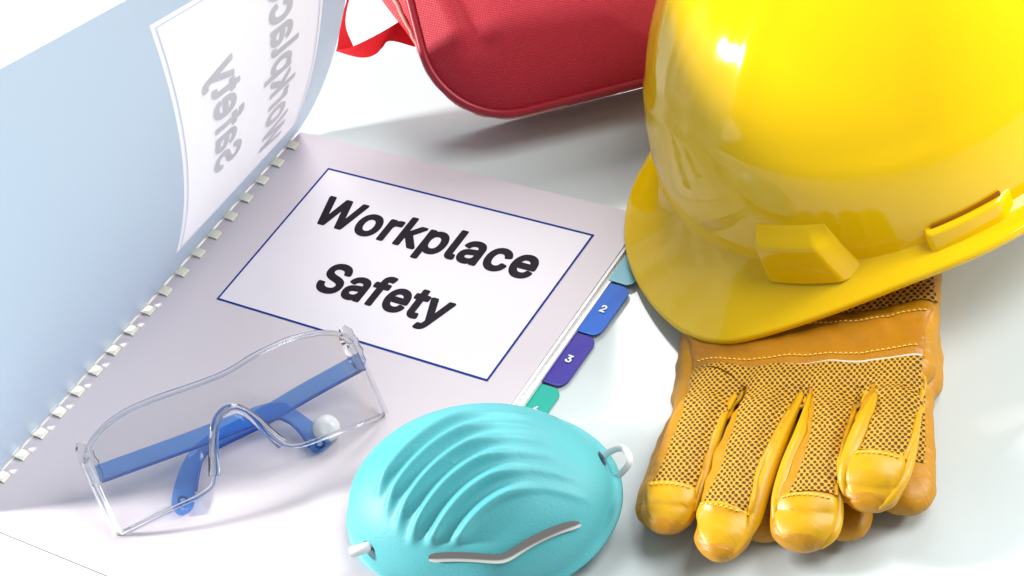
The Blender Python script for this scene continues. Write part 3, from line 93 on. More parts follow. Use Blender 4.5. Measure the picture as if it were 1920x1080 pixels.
def plain(name, col, rough=0.5, spec=0.5, coat=0.0, coat_rough=0.05, metal=0.0, bump=None, var=0.0, sub=0.0):
    """bump = (scale, strength, distance); var = colour mottling amount"""
    m, nt, b = new_mat(name)
    b.inputs['Base Color'].default_value = (*col, 1)
    b.inputs['Roughness'].default_value = rough
    b.inputs['Specular IOR Level'].default_value = spec
    b.inputs['Metallic'].default_value = metal
    b.inputs['Coat Weight'].default_value = coat
    b.inputs['Coat Roughness'].default_value = coat_rough
    if sub:
        b.inputs['Subsurface Weight'].default_value = sub
        b.inputs['Subsurface Radius'].default_value = (0.004, 0.004, 0.004)
        b.inputs['Subsurface Scale'].default_value = 1.0
    tc = N(nt, 'ShaderNodeTexCoord')
    if bump:
        no = N(nt, 'ShaderNodeTexNoise')
        no.inputs['Scale'].default_value = bump[0]
        no.inputs['Detail'].default_value = 5
        nt.links.new(tc.outputs['Object'], no.inputs['Vector'])
        bp = N(nt, 'ShaderNodeBump')
        bp.inputs['Strength'].default_value = bump[1]
        bp.inputs['Distance'].default_value = bump[2]
        nt.links.new(no.outputs['Fac'], bp.inputs['Height'])
        nt.links.new(bp.outputs['Normal'], b.inputs['Normal'])
    if var:
        no2 = N(nt, 'ShaderNodeTexNoise')
        no2.inputs['Scale'].default_value = 45
        no2.inputs['Detail'].default_value = 4
        nt.links.new(tc.outputs['Object'], no2.inputs['Vector'])
        mx = N(nt, 'ShaderNodeMix', data_type='RGBA')
        mx.inputs[6].default_value = (*[c * (1 - var) for c in col], 1)
        mx.inputs[7].default_value = (*[min(1, c * (1 + var)) for c in col], 1)
        nt.links.new(no2.outputs['Fac'], mx.inputs[0])
        nt.links.new(mx.outputs[2], b.inputs['Base Color'])
    return m


def leather_mat(name, col, rough, fine, crease, var):
    m = plain(name, col, rough, 0.5, bump=fine, var=var)
    nt = m.node_tree
    b = nt.nodes['Principled BSDF']
    old = b.inputs['Normal'].links[0].from_node
    tc = N(nt, 'ShaderNodeTexCoord')
    mp = N(nt, 'ShaderNodeMapping')
    mp.inputs['Rotation'].default_value = (0, 0, 0.38)
    mp.inputs['Scale'].default_value = (0.55, 1.6, 1.0)
    nt.links.new(tc.outputs['Object'], mp.inputs[0])
    no = N(nt, 'ShaderNodeTexNoise')
    no.inputs['Scale'].default_value = crease[0]
    no.inputs['Detail'].default_value = 3
    no.inputs['Distortion'].default_value = 1.2
    nt.links.new(mp.outputs[0], no.inputs['Vector'])
    bp = N(nt, 'ShaderNodeBump')
    bp.inputs['Strength'].default_value = 0.8
    bp.inputs['Distance'].default_value = crease[1]
    nt.links.new(no.outputs['Fac'], bp.inputs['Height'])
    nt.links.new(bp.outputs['Normal'], old.inputs['Normal'])
    return m


def sheet_mat(name, col, trans, rough=0.35, spec=0.4):
    """paper or thin plastic sheet that lets some light through"""
    m, nt, b = new_mat(name)
    b.inputs['Base Color'].default_value = (*col, 1)
    b.inputs['Roughness'].default_value = rough
    b.inputs['Specular IOR Level'].default_value = spec
    tr = N(nt, 'ShaderNodeBsdfTranslucent')
    tr.inputs[0].default_value = (*col, 1)
    mx = N(nt, 'ShaderNodeMixShader')
    mx.inputs[0].default_value = trans
    nt.links.new(b.outputs[0], mx.inputs[1])
    nt.links.new(tr.outputs[0], mx.inputs[2])
    nt.links.new(mx.outputs[0], nt.nodes['Material Output'].inputs[0])
    return m


def clear_mat(name, tint, haze=0.02, gloss=1.0, body=(0.9, 0.93, 1.0)):
    """thin clear polycarbonate: see-through, fresnel gloss, a trace of haze"""
    m, nt, b = new_mat(name)
    nt.nodes.remove(b)
    tr = N(nt, 'ShaderNodeBsdfTransparent')
    tr.inputs[0].default_value = (*tint, 1)
    gl = N(nt, 'ShaderNodeBsdfGlossy')
    gl.inputs['Roughness'].default_value = 0.04
    fr = N(nt, 'ShaderNodeLayerWeight')
    fr.inputs['Blend'].default_value = 0.5
    pw = N(nt, 'ShaderNodeMath', operation='POWER')
    pw.inputs[1].default_value = 5.0
    nt.links.new(fr.outputs['Facing'], pw.inputs[0])
    mul = N(nt, 'ShaderNodeMath', operation='MULTIPLY_ADD')
    mul.inputs[1].default_value = 0.9 * gloss
    mul.inputs[2].default_value = 0.045 * gloss
    mul.use_clamp = True
    nt.links.new(pw.outputs[0], mul.inputs[0])
    mx = N(nt, 'ShaderNodeMixShader')
    nt.links.new(mul.outputs[0], mx.inputs[0])
    nt.links.new(tr.outputs[0], mx.inputs[1])
    nt.links.new(gl.outputs[0], mx.inputs[2])
    df = N(nt, 'ShaderNodeBsdfDiffuse')
    df.inputs[0].default_value = (*body, 1)
    mx2 = N(nt, 'ShaderNodeMixShader')
    mx2.inputs[0].default_value = haze
    nt.links.new(mx.outputs[0], mx2.inputs[1])
    nt.links.new(df.outputs[0], mx2.inputs[2])
    nt.links.new(mx2.outputs[0], nt.nodes['Material Output'].inputs[0])
    return m


def glass_mat(name, col, rough=0.02, ior=1.45):
    m, nt, b = new_mat(name)
    b.inputs['Base Color'].default_value = (*col, 1)
    b.inputs['Transmission Weight'].default_value = 1.0
    b.inputs['Roughness'].default_value = rough
    b.inputs['IOR'].default_value = ior
    return m


def net_mat(name, thread, hole, pitch):
    """open knitted net: hexagonal holes over a darker lining, from the UV map (metres)"""
    m, nt, b = new_mat(name)
    uv = N(nt, 'ShaderNodeUVMap')
    sc = N(nt, 'ShaderNodeVectorMath', operation='MULTIPLY')
    sc.inputs[1].default_value = (1 / pitch, 1 / (pitch * 1.35), 0)
    nt.links.new(uv.outputs[0], sc.inputs[0])
    no = N(nt, 'ShaderNodeTexNoise')
    no.inputs['Scale'].default_value = 0.35
    nt.links.new(sc.outputs[0], no.inputs['Vector'])
    ns = N(nt, 'ShaderNodeVectorMath', operation='SCALE')
    ns.inputs['Scale'].default_value = 0.9
    nt.links.new(no.outputs['Color'], ns.inputs[0])
    ad = N(nt, 'ShaderNodeVectorMath', operation='ADD')
    nt.links.new(sc.outputs[0], ad.inputs[0])
    nt.links.new(ns.outputs[0], ad.inputs[1])
    ds = []
    for off in (0.0, 0.5):
        a = N(nt, 'ShaderNodeVectorMath', operation='ADD')
        a.inputs[1].default_value = (off, off, 0)
        nt.links.new(ad.outputs[0], a.inputs[0])
        f = N(nt, 'ShaderNodeVectorMath', operation='FRACTION')
        nt.links.new(a.outputs[0], f.inputs[0])
        s = N(nt, 'ShaderNodeVectorMath', operation='SUBTRACT')
        s.inputs[1].default_value = (0.5, 0.5, 0)
        nt.links.new(f.outputs[0], s.inputs[0])
        q = N(nt, 'ShaderNodeVectorMath', operation='MULTIPLY')
        q.inputs[1].default_value = (1.0, 1.25, 0)
        nt.links.new(s.outputs[0], q.inputs[0])
        L = N(nt, 'ShaderNodeVectorMath', operation='LENGTH')
        nt.links.new(q.outputs[0], L.inputs[0])
        ds.append(L.outputs['Value'])
    mn = N(nt, 'ShaderNodeMath', operation='MINIMUM')
    nt.links.new(ds[0], mn.inputs[0])
    nt.links.new(ds[1], mn.inputs[1])
    mr = N(nt, 'ShaderNodeMapRange')
    mr.interpolation_type = 'SMOOTHSTEP'
    mr.inputs['From Min'].default_value = 0.13
    mr.inputs['From Max'].default_value = 0.36
    nt.links.new(mn.outputs[0], mr.inputs['Value'])
    mx = N(nt, 'ShaderNodeMix', data_type='RGBA')
    mx.inputs[6].default_value = (*hole, 1)
    mx.inputs[7].default_value = (*thread, 1)
    nt.links.new(mr.outputs[0], mx.inputs[0])
    nt.links.new(mx.outputs[2], b.inputs['Base Color'])
    bp = N(nt, 'ShaderNodeBump')
    bp.inputs['Strength'].default_value = 1.0
    bp.inputs['Distance'].default_value = 0.0013
    nt.links.new(mr.outputs[0], bp.inputs['Height'])
    nt.links.new(bp.outputs['Normal'], b.inputs['Normal'])
    b.inputs['Roughness'].default_value = 0.6
    b.inputs['Specular IOR Level'].default_value = 0.35
    return m


def weave_mat(name, col, col2, pitch):
    """coarse nylon weave from the UV map (metres)"""
    m, nt, b = new_mat(name)
    uv = N(nt, 'ShaderNodeUVMap')
    outs = []
    for ang in (0.0, math.pi / 2):
        mp = N(nt, 'ShaderNodeMapping')
        mp.inputs['Rotation'].default_value = (0, 0, ang + 0.12)
        nt.links.new(uv.outputs[0], mp.inputs['Vector'])
        wv = N(nt, 'ShaderNodeTexWave')
        wv.inputs['Scale'].default_value = 0.314 / pitch
        wv.inputs['Distortion'].default_value = 0.6
        wv.inputs['Detail'].default_value = 1.0
        wv.inputs['Detail Scale'].default_value = 0.4
        nt.links.new(mp.outputs[0], wv.inputs['Vector'])
        outs.append(wv.outputs['Fac'])
    mu = N(nt, 'ShaderNodeMath', operation='MULTIPLY')
    nt.links.new(outs[0], mu.inputs[0])
    nt.links.new(outs[1], mu.inputs[1])
    mx = N(nt, 'ShaderNodeMix', data_type='RGBA')
    mx.inputs[6].default_value = (*col, 1)
    mx.inputs[7].default_value = (*col2, 1)
    nt.links.new(mu.outputs[0], mx.inputs[0])
    nt.links.new(mx.outputs[2], b.inputs['Base Color'])
    bp = N(nt, 'ShaderNodeBump')
    bp.inputs['Strength'].default_value = 0.7
    bp.inputs['Distance'].default_value = 0.0004
    nt.links.new(mu.outputs[0], bp.inputs['Height'])
    nt.links.new(bp.outputs['Normal'], b.inputs['Normal'])
    b.inputs['Roughness'].default_value = 0.5
    b.inputs['Specular IOR Level'].default_value = 0.45
    b.inputs['Sheen Weight'].default_value = 0.06
    b.inputs['Sheen Tint'].default_value = (1.0, 0.75, 0.75, 1)
    return m


def vary_rough(m, lo, hi, scale, stretch=(1, 1, 1)):
    nt = m.node_tree
    b = nt.nodes['Principled BSDF']
    tc = N(nt, 'ShaderNodeTexCoord')
    mp = N(nt, 'ShaderNodeMapping')
    mp.inputs['Scale'].default_value = stretch
    nt.links.new(tc.outputs['Object'], mp.inputs[0])
    no = N(nt, 'ShaderNodeTexNoise')
    no.inputs['Scale'].default_value = scale
    no.inputs['Detail'].default_value = 6
    nt.links.new(mp.outputs[0], no.inputs['Vector'])
    mr = N(nt, 'ShaderNodeMapRange')
    mr.inputs['From Min'].default_value = 0.35
    mr.inputs['From Max'].default_value = 0.7
    mr.inputs['To Min'].default_value = lo
    mr.inputs['To Max'].default_value = hi
    nt.links.new(no.outputs['Fac'], mr.inputs['Value'])
    nt.links.new(mr.outputs[0], b.inputs['Roughness'])


M = {}
M['table'] = plain('white_lacquer', (0.60, 0.67, 0.675), 0.06, 0.5)
M['title_paper'] = plain('title_page_paper', (0.61, 0.56, 0.60), 0.42, 0.35)
M['label_paper'] = plain('label_paper', (0.73, 0.70, 0.75), 0.42, 0.35)
M['white_paper'] = plain('white_paper', (0.86, 0.86, 0.87), 0.5, 0.3)
M['ink'] = plain('black_ink', (0.014, 0.009, 0.016), 0.6, 0.12)
M['blue_ink'] = plain('blue_ink', (0.003, 0.03, 0.24), 0.6, 0.12)
M['cover'] = sheet_mat('pale_blue_cover_sheet', (0.60, 0.69, 0.79), 0.30, 0.3, 0.3)
M['cover_label'] = sheet_mat('cover_label_white', (0.88, 0.88, 0.92), 0.36, 0.35, 0.3)
M['ghost_ink'] = sheet_mat('show_through_ink', (0.66, 0.66, 0.70), 0.36, 0.4, 0.3)
M['ghost_line'] = sheet_mat('show_through_line', (0.66, 0.70, 0.80), 0.45, 0.4, 0.3)
M['comb'] = plain('ivory_plastic', (0.76, 0.75, 0.64), 0.55, 0.3)
M['slot'] = plain('slot_shade_colour', (0.30, 0.27, 0.27), 0.7, 0.2)
M['tab_aqua'] = plain('tab_aqua_plastic', (0.20, 0.48, 0.58), 0.4, 0.2)
M['tab_blue'] = plain('tab_blue_plastic', (0.004, 0.11, 0.55), 0.4, 0.2)
M['tab_violet'] = plain('tab_violet_plastic', (0.035, 0.02, 0.30), 0.4, 0.2)
M['tab_green'] = plain('tab_green_plastic', (0.01, 0.38, 0.30), 0.4, 0.2)
M['white_print'] = plain('white_print', (0.85, 0.86, 0.9), 0.5, 0.3)
M['clear'] = clear_mat('clear_polycarbonate', (0.955, 0.958, 0.968), 0.010, 1.6)
M['clear_rim'] = glass_mat('clear_rim_plastic', (0.93, 0.945, 0.97), 0.02)
M['blue_clear'] = clear_mat('blue_translucent_plastic', (0.56, 0.76, 1.0), 0.22, 1.3, (0.07, 0.28, 0.74))
M['clear_edge'] = clear_mat('clear_edge_plastic', (0.90, 0.91, 0.97), 0.36, 1.0, (0.90, 0.91, 0.97))
M['blue_edge'] = plain('deep_blue_edge', (0.012, 0.09, 0.46), 0.15, 0.5)
M['bead'] = plain('white_bead', (0.86, 0.86, 0.86), 0.12, 0.5)
M['dark_hole'] = plain('dark_blue_hole', (0.004, 0.008, 0.05), 0.3, 0.5)
M['mask'] = plain('aqua_moulded_felt', (0.085, 0.40, 0.44), 0.52, 0.45, bump=(800, 0.38, 0.0004), var=0.10)
M['steel'] = plain('nose_clip_aluminium', (0.66, 0.62, 0.58), 0.14, 0.5, metal=1.0, bump=(150, 0.08, 0.0005))
M['elastic'] = plain('white_elastic', (0.80, 0.82, 0.82), 0.6, 0.3, bump=(1500, 0.4, 0.0003))
M['yellow'] = plain('yellow_polyethylene', (0.95, 0.60, 0.0), 0.07, 0.5, bump=(30, 0.02, 0.001))
M['leather'] = leather_mat('golden_leather', (0.50, 0.225, 0.001), 0.46, (350, 0.30, 0.0005), (90, 0.0012), 0.20)
M['leather_bright'] = leather_mat('golden_leather_cap', (0.62, 0.335, 0.001), 0.40, (420, 0.22, 0.0004), (60, 0.0006), 0.12)
M['leather_dark'] = leather_mat('tan_leather_band', (0.45, 0.185, 0.006), 0.42, (280, 0.40, 0.0007), (80, 0.0016), 0.26)
M['net'] = net_mat('golden_knit_net', (0.64, 0.355, 0.035), (0.13, 0.042, 0.002), 0.0024)
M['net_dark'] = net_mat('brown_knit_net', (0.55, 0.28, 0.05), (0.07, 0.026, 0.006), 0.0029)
M['thread'] = plain('yellow_thread', (0.86, 0.60, 0.12), 0.6, 0.3)
M['pale_piping'] = plain('pale_piping', (0.74, 0.62, 0.47), 0.6, 0.3)
M['red_nylon'] = weave_mat('red_nylon_weave', (0.40, 0.002, 0.018), (0.54, 0.012, 0.036), 0.00085)
M['red_gusset'] = weave_mat('red_gusset_weave', (0.50, 0.010, 0.022), (0.72, 0.12, 0.12), 0.0013)
M['red_piping'] = plain('dark_red_piping', (0.30, 0.006, 0.018), 0.38, 0.5)
M['red_strap'] = plain('red_webbing', (0.52, 0.0, 0.006), 0.55, 0.3, bump=(900, 0.4, 0.0004))
M['pink_cord'] = plain('worn_pink_cord', (0.70, 0.28, 0.24), 0.55, 0.3, bump=(700, 0.5, 0.0006))

vary_rough(M['table'], 0.03, 0.16, 9.0)
vary_rough(M['yellow'], 0.045, 0.12, 26.0, (1, 3, 1))
vary_rough(M['label_paper'], 0.36, 0.5, 60.0)

# ---------------------------------------------------------------- mesh helpers


def link(name, me, mat, parent=None, smooth=True):
    o = bpy.data.objects.new(name, me)
    COL.objects.link(o)
    if mat is not None:
        me.materials.append(mat)
    if smooth and len(me.polygons):
        me.polygons.foreach_set('use_smooth', [True] * len(me.polygons))
    if parent is not None:
        o.parent = parent
    return o


def mesh(name, verts, faces, mat, parent=None, smooth=True, auto=None):
    me = bpy.data.meshes.new(name)
    me.from_pydata([tuple(map(float, v)) for v in verts], [], [tuple(f) for f in faces])
    me.update()
    o = link(name, me, mat, parent, smooth)
    fix_normals(me)
    if auto is not None:
        me.set_sharp_from_angle(angle=math.radians(auto))
    return o


def fix_normals(me):
    bm = bmesh.new()
    bm.from_mesh(me)
    bmesh.ops.recalc_face_normals(bm, faces=bm.faces)
    bm.to_mesh(me)
    bm.free()


def thing(name, label, cat, loc=(0, 0, 0)):
    o = bpy.data.objects.new(name, None)
    o.empty_display_size = 0.02
    COL.objects.link(o)
    o['label'] = label
    o['category'] = cat
    return o


def grid_faces(nr, nc, close_c=False, close_r=False):
    f = []
    for i in range(nr - (0 if close_r else 1)):
        for j in range(nc - (0 if close_c else 1)):
            a = i * nc + j
            b = i * nc + (j + 1) % nc
            c = ((i + 1) % nr) * nc + (j + 1) % nc
            d = ((i + 1) % nr) * nc + j
            f.append((a, b, c, d))
    return f


def grid_normals(P):
    """P: rows x cols x 3"""
    du = np.gradient(P, axis=0)
    dv = np.gradient(P, axis=1)
    n = np.cross(du, dv)
    return n / np.maximum(np.linalg.norm(n, axis=2, keepdims=True), 1e-12)


def set_uv(me, uvs):
    """uvs per vertex"""
    l = me.uv_layers.new(name='UVMap')
    idx = np.empty(len(me.loops), dtype=np.int32)
    me.loops.foreach_get('vertex_index', idx)
    l.data.foreach_set('uv', np.asarray(uvs, dtype=np.float32)[idx].ravel())


def shell(name, P, th, mat, parent=None, uv=None, auto=None, smooth=True):
    """closed sheet: grid P plus a copy offset by -th along its normals, joined along the border"""
    n = grid_normals(P)
    Q = P - n * th
    nr, nc = P.shape[:2]
    v = np.concatenate([P.reshape(-1, 3), Q.reshape(-1, 3)])
    K = nr * nc
    f = grid_faces(nr, nc)
    f2 = [tuple(K + i for i in reversed(q)) for q in f]
    e = []
    ring = [j for j in range(nc)] + [i * nc + nc - 1 for i in range(1, nr)] + [(nr - 1) * nc + j for j in range(nc - 2, -1, -1)] + [i * nc for i in range(nr - 2, 0, -1)]
    for a, b in zip(ring, ring[1:] + ring[:1]):
        e.append((b, a, K + a, K + b))
    me = bpy.data.meshes.new(name)
    me.from_pydata(v.tolist(), [], f + f2 + e)
    me.update()
    o = link(name, me, mat, parent, smooth)
    fix_normals(me)
    me.set_sharp_from_angle(angle=math.radians(auto or 50))
    if uv is not None:
        u = uv.reshape(-1, 2)
        set_uv(me, np.concatenate([u, u]))
    return o


def catmull(pts, n):
    P = np.asarray(pts, float)
    P = np.vstack([2 * P[0] - P[1], P, 2 * P[-1] - P[-2]])
    out = []
    m = len(P) - 3
    for k in range(n):
        x = k / (n - 1) * m
        i = min(int(x), m - 1)
        t = x - i
        a, b, c, d = P[i:i + 4]
        out.append(0.5 * ((2 * b) + (-a + c) * t + (2 * a - 5 * b + 4 * c - d) * t * t + (-a + 3 * b - 3 * c + d) * t ** 3))
    return np.array(out)


def tube_geo(P, r, seg=10, flat=None, upref=None, caps=True):
    """swept ellipse. r: number or array; flat: second radius"""
    P = np.asarray(P, float)
    n = len(P)
    R1 = np.broadcast_to(np.asarray(r, float), (n,))
    R2 = R1 if flat is None else np.broadcast_to(np.asarray(flat, float), (n,))
    T = np.gradient(P, axis=0)
    T /= np.linalg.norm(T, axis=1, keepdims=True)
    ref = np.array(upref if upref is not None else (0.13, 0.07, 0.99))
    V = []
    for i in range(n):
        a = np.cross(T[i], ref)
        a /= np.linalg.norm(a)
        b = np.cross(a, T[i])
        for k in range(seg):
            w = 2 * math.pi * k / seg
            V.append(P[i] + a * math.cos(w) * R1[i] + b * math.sin(w) * R2[i])
    F = grid_faces(n, seg, close_c=True)
    if caps:
        F.append(tuple(range(seg - 1, -1, -1)))
        F.append(tuple(range((n - 1) * seg, n * seg)))
    return V, F


def tube(name, P, r, mat, parent=None, seg=10, flat=None, upref=None):
    V, F = tube_geo(P, r, seg, flat, upref)
    return mesh(name, V, F, mat, parent, auto=60)


def box(name, x0, x1, y0, y1, z0, z1, mat, parent=None, bevel=0.0):
    bm = bmesh.new()
    bmesh.ops.create_cube(bm, size=1)
    for v in bm.verts:
        v.co = Vector((x0 if v.co.x < 0 else x1, y0 if v.co.y < 0 else y1, z0 if v.co.z < 0 else z1))
    if bevel:
        bmesh.ops.bevel(bm, geom=bm.edges[:], offset=bevel, segments=2, affect='EDGES', profile=0.5)
    me = bpy.data.meshes.new(name)
    bm.to_mesh(me)
    bm.free()
    return link(name, me, mat, parent, smooth=False)


def glyph_mesh(text, cap, track=0.0):
    """flat filled letters as (verts, faces), baseline at 0, starting at x = 0; returns width too"""
    bm = bmesh.new()
    x = 0.0
    for ch in text:
        adv, loops = GLYPH[ch]
        cu = bpy.data.curves.new('glyph', 'CURVE')
        cu.dimensions = '2D'
        cu.fill_mode = 'BOTH'
        for lp in loops:
            s = cu.splines.new('POLY')
            s.points.add(len(lp) - 1)
            for p, q in zip(s.points, lp):
                p.co = ((x + q[0]) * cap, q[1] * cap, 0, 1)
            s.use_cyclic_u = True
        o = bpy.data.objects.new('glyph', cu)
        COL.objects.link(o)
        bpy.context.view_layer.update()
        me = o.evaluated_get(bpy.context.evaluated_depsgraph_get()).to_mesh()
        bm.from_mesh(me)
        o.to_mesh_clear()
        bpy.data.objects.remove(o)
        bpy.data.curves.remove(cu)
        x += adv + track
    return bm, x * cap


# ---------------------------------------------------------------- table
tb = box('table_top', -1.6, 1.6, -1.3, 1.9, -0.04, 0.0, M['table'], bevel=0.004)
tb.name = 'ground'
tb['kind'] = 'structure'

# ---------------------------------------------------------------- booklet
bk = thing('bound_booklet', 'open comb-bound booklet titled Workplace Safety with pale blue cover lifted', 'booklet')
zt = PAGE_Z
box('title_page', 0.0006, PAGE_W, -PAGE_L, 0.0, zt - 0.0004, zt, M['title_paper'], bk)
rng = np.random.default_rng(4)
for i in range(4):
    z1 = zt - 0.0006 - i * 0.0006
    d = rng.uniform(-0.0005, 0.0006)
    box('page', 0.0006, PAGE_W + 0.0008 + d * 1.5, -PAGE_L + d, -0.0004 + d, z1 - 0.0005, z1, M['white_paper'], bk)


def tab_divider(z, y0, y1, mat, digit, dy):
    """white divider sheet with a coloured tab on its edge"""
    sh = box('divider_sheet', 0.0006, 0.2200, -PAGE_L, -0.0006, z - 0.0005, z, M['white_paper'], bk)
    x0, x1 = 0.2185, 0.2316
    pts = [(x0, y0), (x0, y1)]
    r = 0.0045
    for k in range(7):
        a = math.pi / 2 - k / 6 * math.pi / 2
        pts.append((x1 - r + r * math.cos(a), y1 + 0.0002 - r + r * math.sin(a)))
    for k in range(7):
        a = -k / 6 * math.pi / 2
        pts.append((x1 - r + r * math.cos(a), y0 + r * 1.35 + r * 1.35 * math.sin(a)))
    n = len(pts)
    droop = lambda x: -0.0009 * ((x - x0) / (x1 - x0)) ** 2
    V = [(x, y, z + 0.0003 + droop(x)) for x, y in pts] + [(x, y, z - 0.0001 + droop(x)) for x, y in pts]
    F = [tuple(range(n - 1, -1, -1)), tuple(range(n, 2 * n))] + [(i, (i + 1) % n, n + (i + 1) % n, n + i) for i in range(n)]
    tb_ = mesh('index_tab', V, F, mat, sh, smooth=False)
    bm, w = glyph_mesh(digit, 0.0040)
    for v in bm.verts:
        v.co = Vector((0.2235 + v.co.x, dy + v.co.y, z + 0.00055 + droop(0.2235 + v.co.x)))
    me = bpy.data.meshes.new('tab_number')
    bm.to_mesh(me)
    bm.free()
    link('tab_number', me, M['white_print'], sh, smooth=False)
    return tb_


tab_divider(0.0036, -0.0430, -0.0110, M['tab_aqua'], '1', -0.029)
tab_divider(0.0029, -0.0765, -0.0440, M['tab_blue'], '2', -0.0620)
tab_divider(0.0022, -0.1092, -0.0772, M['tab_violet'], '3', -0.0948)
tab_divider(0.0015, -0.1420, -0.1102, M['tab_green'], '4', -0.1270)
box('back_cover', 0.0, 0.2185, -PAGE_L + 0.0010, -0.0004, 0.0001, 0.0008, M['white_paper'], bk)

# title label, its printed border and lettering
LX0, LX1, LY0, LY1 = 0.0342, 0.1982, -0.1208, -0.0200
box('title_label', LX0 + 0.0004, LX1 - 0.0004, LY0 + 0.0004, LY1 - 0.0004, zt - 0.0001, zt + 0.00012, M['label_paper'], bk)


def border_strips(x0, x1, y0, y1, w):
    return [(x0, x1, y1 - w, y1), (x0, x1, y0, y0 + w), (x0, x0 + w, y0 + w, y1 - w), (x1 - w, x1, y0 + w, y1 - w)]


V, F = [], []
for (a, b, c, d) in border_strips(LX0, LX1, LY0, LY1, 0.00115):
    k = len(V)
    V += [(a, c, zt + 0.0002), (b, c, zt + 0.0002), (b, d, zt + 0.0002), (a, d, zt + 0.0002)]
    F.append((k, k + 1, k + 2, k + 3))
mesh('printed_border', V, F, M['blue_ink'], bk, smooth=False)

LINES = [('Workplace', 0.0484, 0.1825, -0.0570), ('Safety', 0.0790, 0.1570, -0.0975)]


def line_bm(text, x0, x1, y, cap=0.0182):
    bm, w = glyph_mesh(text, cap)
    xs = [v.co.x for v in bm.verts]
    lo, hi = min(xs), max(xs)
    for v in bm.verts:
        v.co = Vector((x0 + (v.co.x - lo) / (hi - lo) * (x1 - x0), y + v.co.y, 0))
    return bm


for text, x0, x1, y in LINES:
    bm = line_bm(text, x0, x1, y)
    for v in bm.verts:
        v.co.z = zt + 0.00022
    me = bpy.data.meshes.new('title_lettering')
    bm.to_mesh(me)
    bm.free()
    link('title_lettering', me, M['ink'], bk, smooth=False)

# lifted front cover: a flexed sheet rising from the spine
CV = [0.8497, 0.077, 0.0973, 0.1088, -0.0035, 0.1922, 0.0232, -0.2682, 0.2172, 1.1466, 1.1364, -0.6802, 0.0782, 0.077]
_T = np.linspace(0, 1, 61)[:, None]


def cover_row(v):
    p = CV
    a = p[0] + p[1] * v + p[2] * v * v
    A = np.array(p[3:6])
    B = np.array(p[6:9])
    b = p[9] + p[10] * v + p[11] * v * v
    P0 = np.array([0, -PAGE_L * v, zt + 0.0006])
    P3 = A + (B - A) * v
    P1 = P0 + p[12] * np.array([math.cos(a), 0, math.sin(a)])
    P2 = P3 - p[13] * np.array([math.cos(b), 0, math.sin(b)])
    t = _T
    P = (1 - t) ** 3 * P0 + 3 * t * (1 - t) ** 2 * P1 + 3 * t * t * (1 - t) * P2 + t ** 3 * P3
    s = np.concatenate([[0], np.cumsum(np.linalg.norm(np.diff(P, axis=0), axis=1))])
    return P, s / s[-1]


def cover_pt(x, y, off=0.0):
    """page coordinates (x from the spine, y from the top, negative) -> lifted sheet"""
    def raw(x, y):
        P, s = cover_row(-y / PAGE_L)
        return np.array([np.interp(x / PAGE_W, s, P[:, k]) for k in range(3)])
    p = raw(x, y)
    if off:
        h = 0.002
        n = np.cross(raw(min(x + h, PAGE_W), y) - raw(max(x - h, 0), y), raw(x, min(y + h, 0)) - raw(x, max(y - h, -PAGE_L)))
        n /= np.linalg.norm(n)
        if n[0] < 0:
            n = -n
        p = p + n * off
    return p


TOOTH_Y = [-(0.4375 + 0.5625 * i) * 0.0254 for i in range(19)]
TW = 0.0052
# rows of the cover: finer near the punched slots
ys = [0.0]
for ty in TOOTH_Y:
    ys += [ty + TW * 0.56, ty - TW * 0.56]
ys.append(-PAGE_L)
ys = sorted(set(ys + [LY0, LY1]), reverse=True)
xs = sorted([0.0, 0.0018, 0.0034, LX0, LX1] + list(np.linspace(0.016, LX0, 5)[:-1]) + list(np.linspace(LX0, LX1, 26)[1:-1]) + [0.207, PAGE_W])
CP = np.array([[cover_pt(x, y) for x in xs] for y in ys])
CN = grid_normals(CP)
if CN[3, 8][0] < 0:
    CN = -CN
nr, nc = CP.shape[:2]
K = nr * nc
V = np.concatenate([(CP + CN * 0.00012).reshape(-1, 3), (CP - CN * 0.00012).reshape(-1, 3)])
F = []
solid = np.ones((nr - 1, nc - 1), bool)
for i in range(nr - 1):
    ym = (ys[i] + ys[i + 1]) / 2
    solid[i, 1] = not any(abs(ym - ty) < TW * 0.30 for ty in TOOTH_Y[9:])
    for j in range(nc - 1):
        if LX0 < (xs[j] + xs[j + 1]) / 2 < LX1 and LY0 < ym < LY1:
            solid[i, j] = False
for i in range(nr - 1):
    for j in range(nc - 1):
        if not solid[i, j]:
            continue
        a, b, c, d = i * nc + j, i * nc + j + 1, (i + 1) * nc + j + 1, (i + 1) * nc + j
        F += [(a, b, c, d), (K + d, K + c, K + b, K + a)]
        for (p, q, di, dj) in ((a, b, -1, 0), (b, c, 0, 1), (c, d, 1, 0), (d, a, 0, -1)):
            ii, jj = i + di, j + dj
            if not (0 <= ii < nr - 1 and 0 <= jj < nc - 1) or not solid[ii, jj]:
                F.append((q, p, K + p, K + q))
cov = mesh('front_cover', V, F, M['cover'], bk, auto=45)
cov['label'] = 'pale blue translucent cover sheet standing up from the comb'


def cover_patch(name, x0, x1, y0, y1, off, mat, nx=24, ny=16):
    P = np.array([[cover_pt(x, y, off) for x in np.linspace(x0, x1, nx)] for y in np.linspace(y0, y1, ny)])
    return mesh(name, P.reshape(-1, 3), grid_faces(ny, nx), mat, cov)


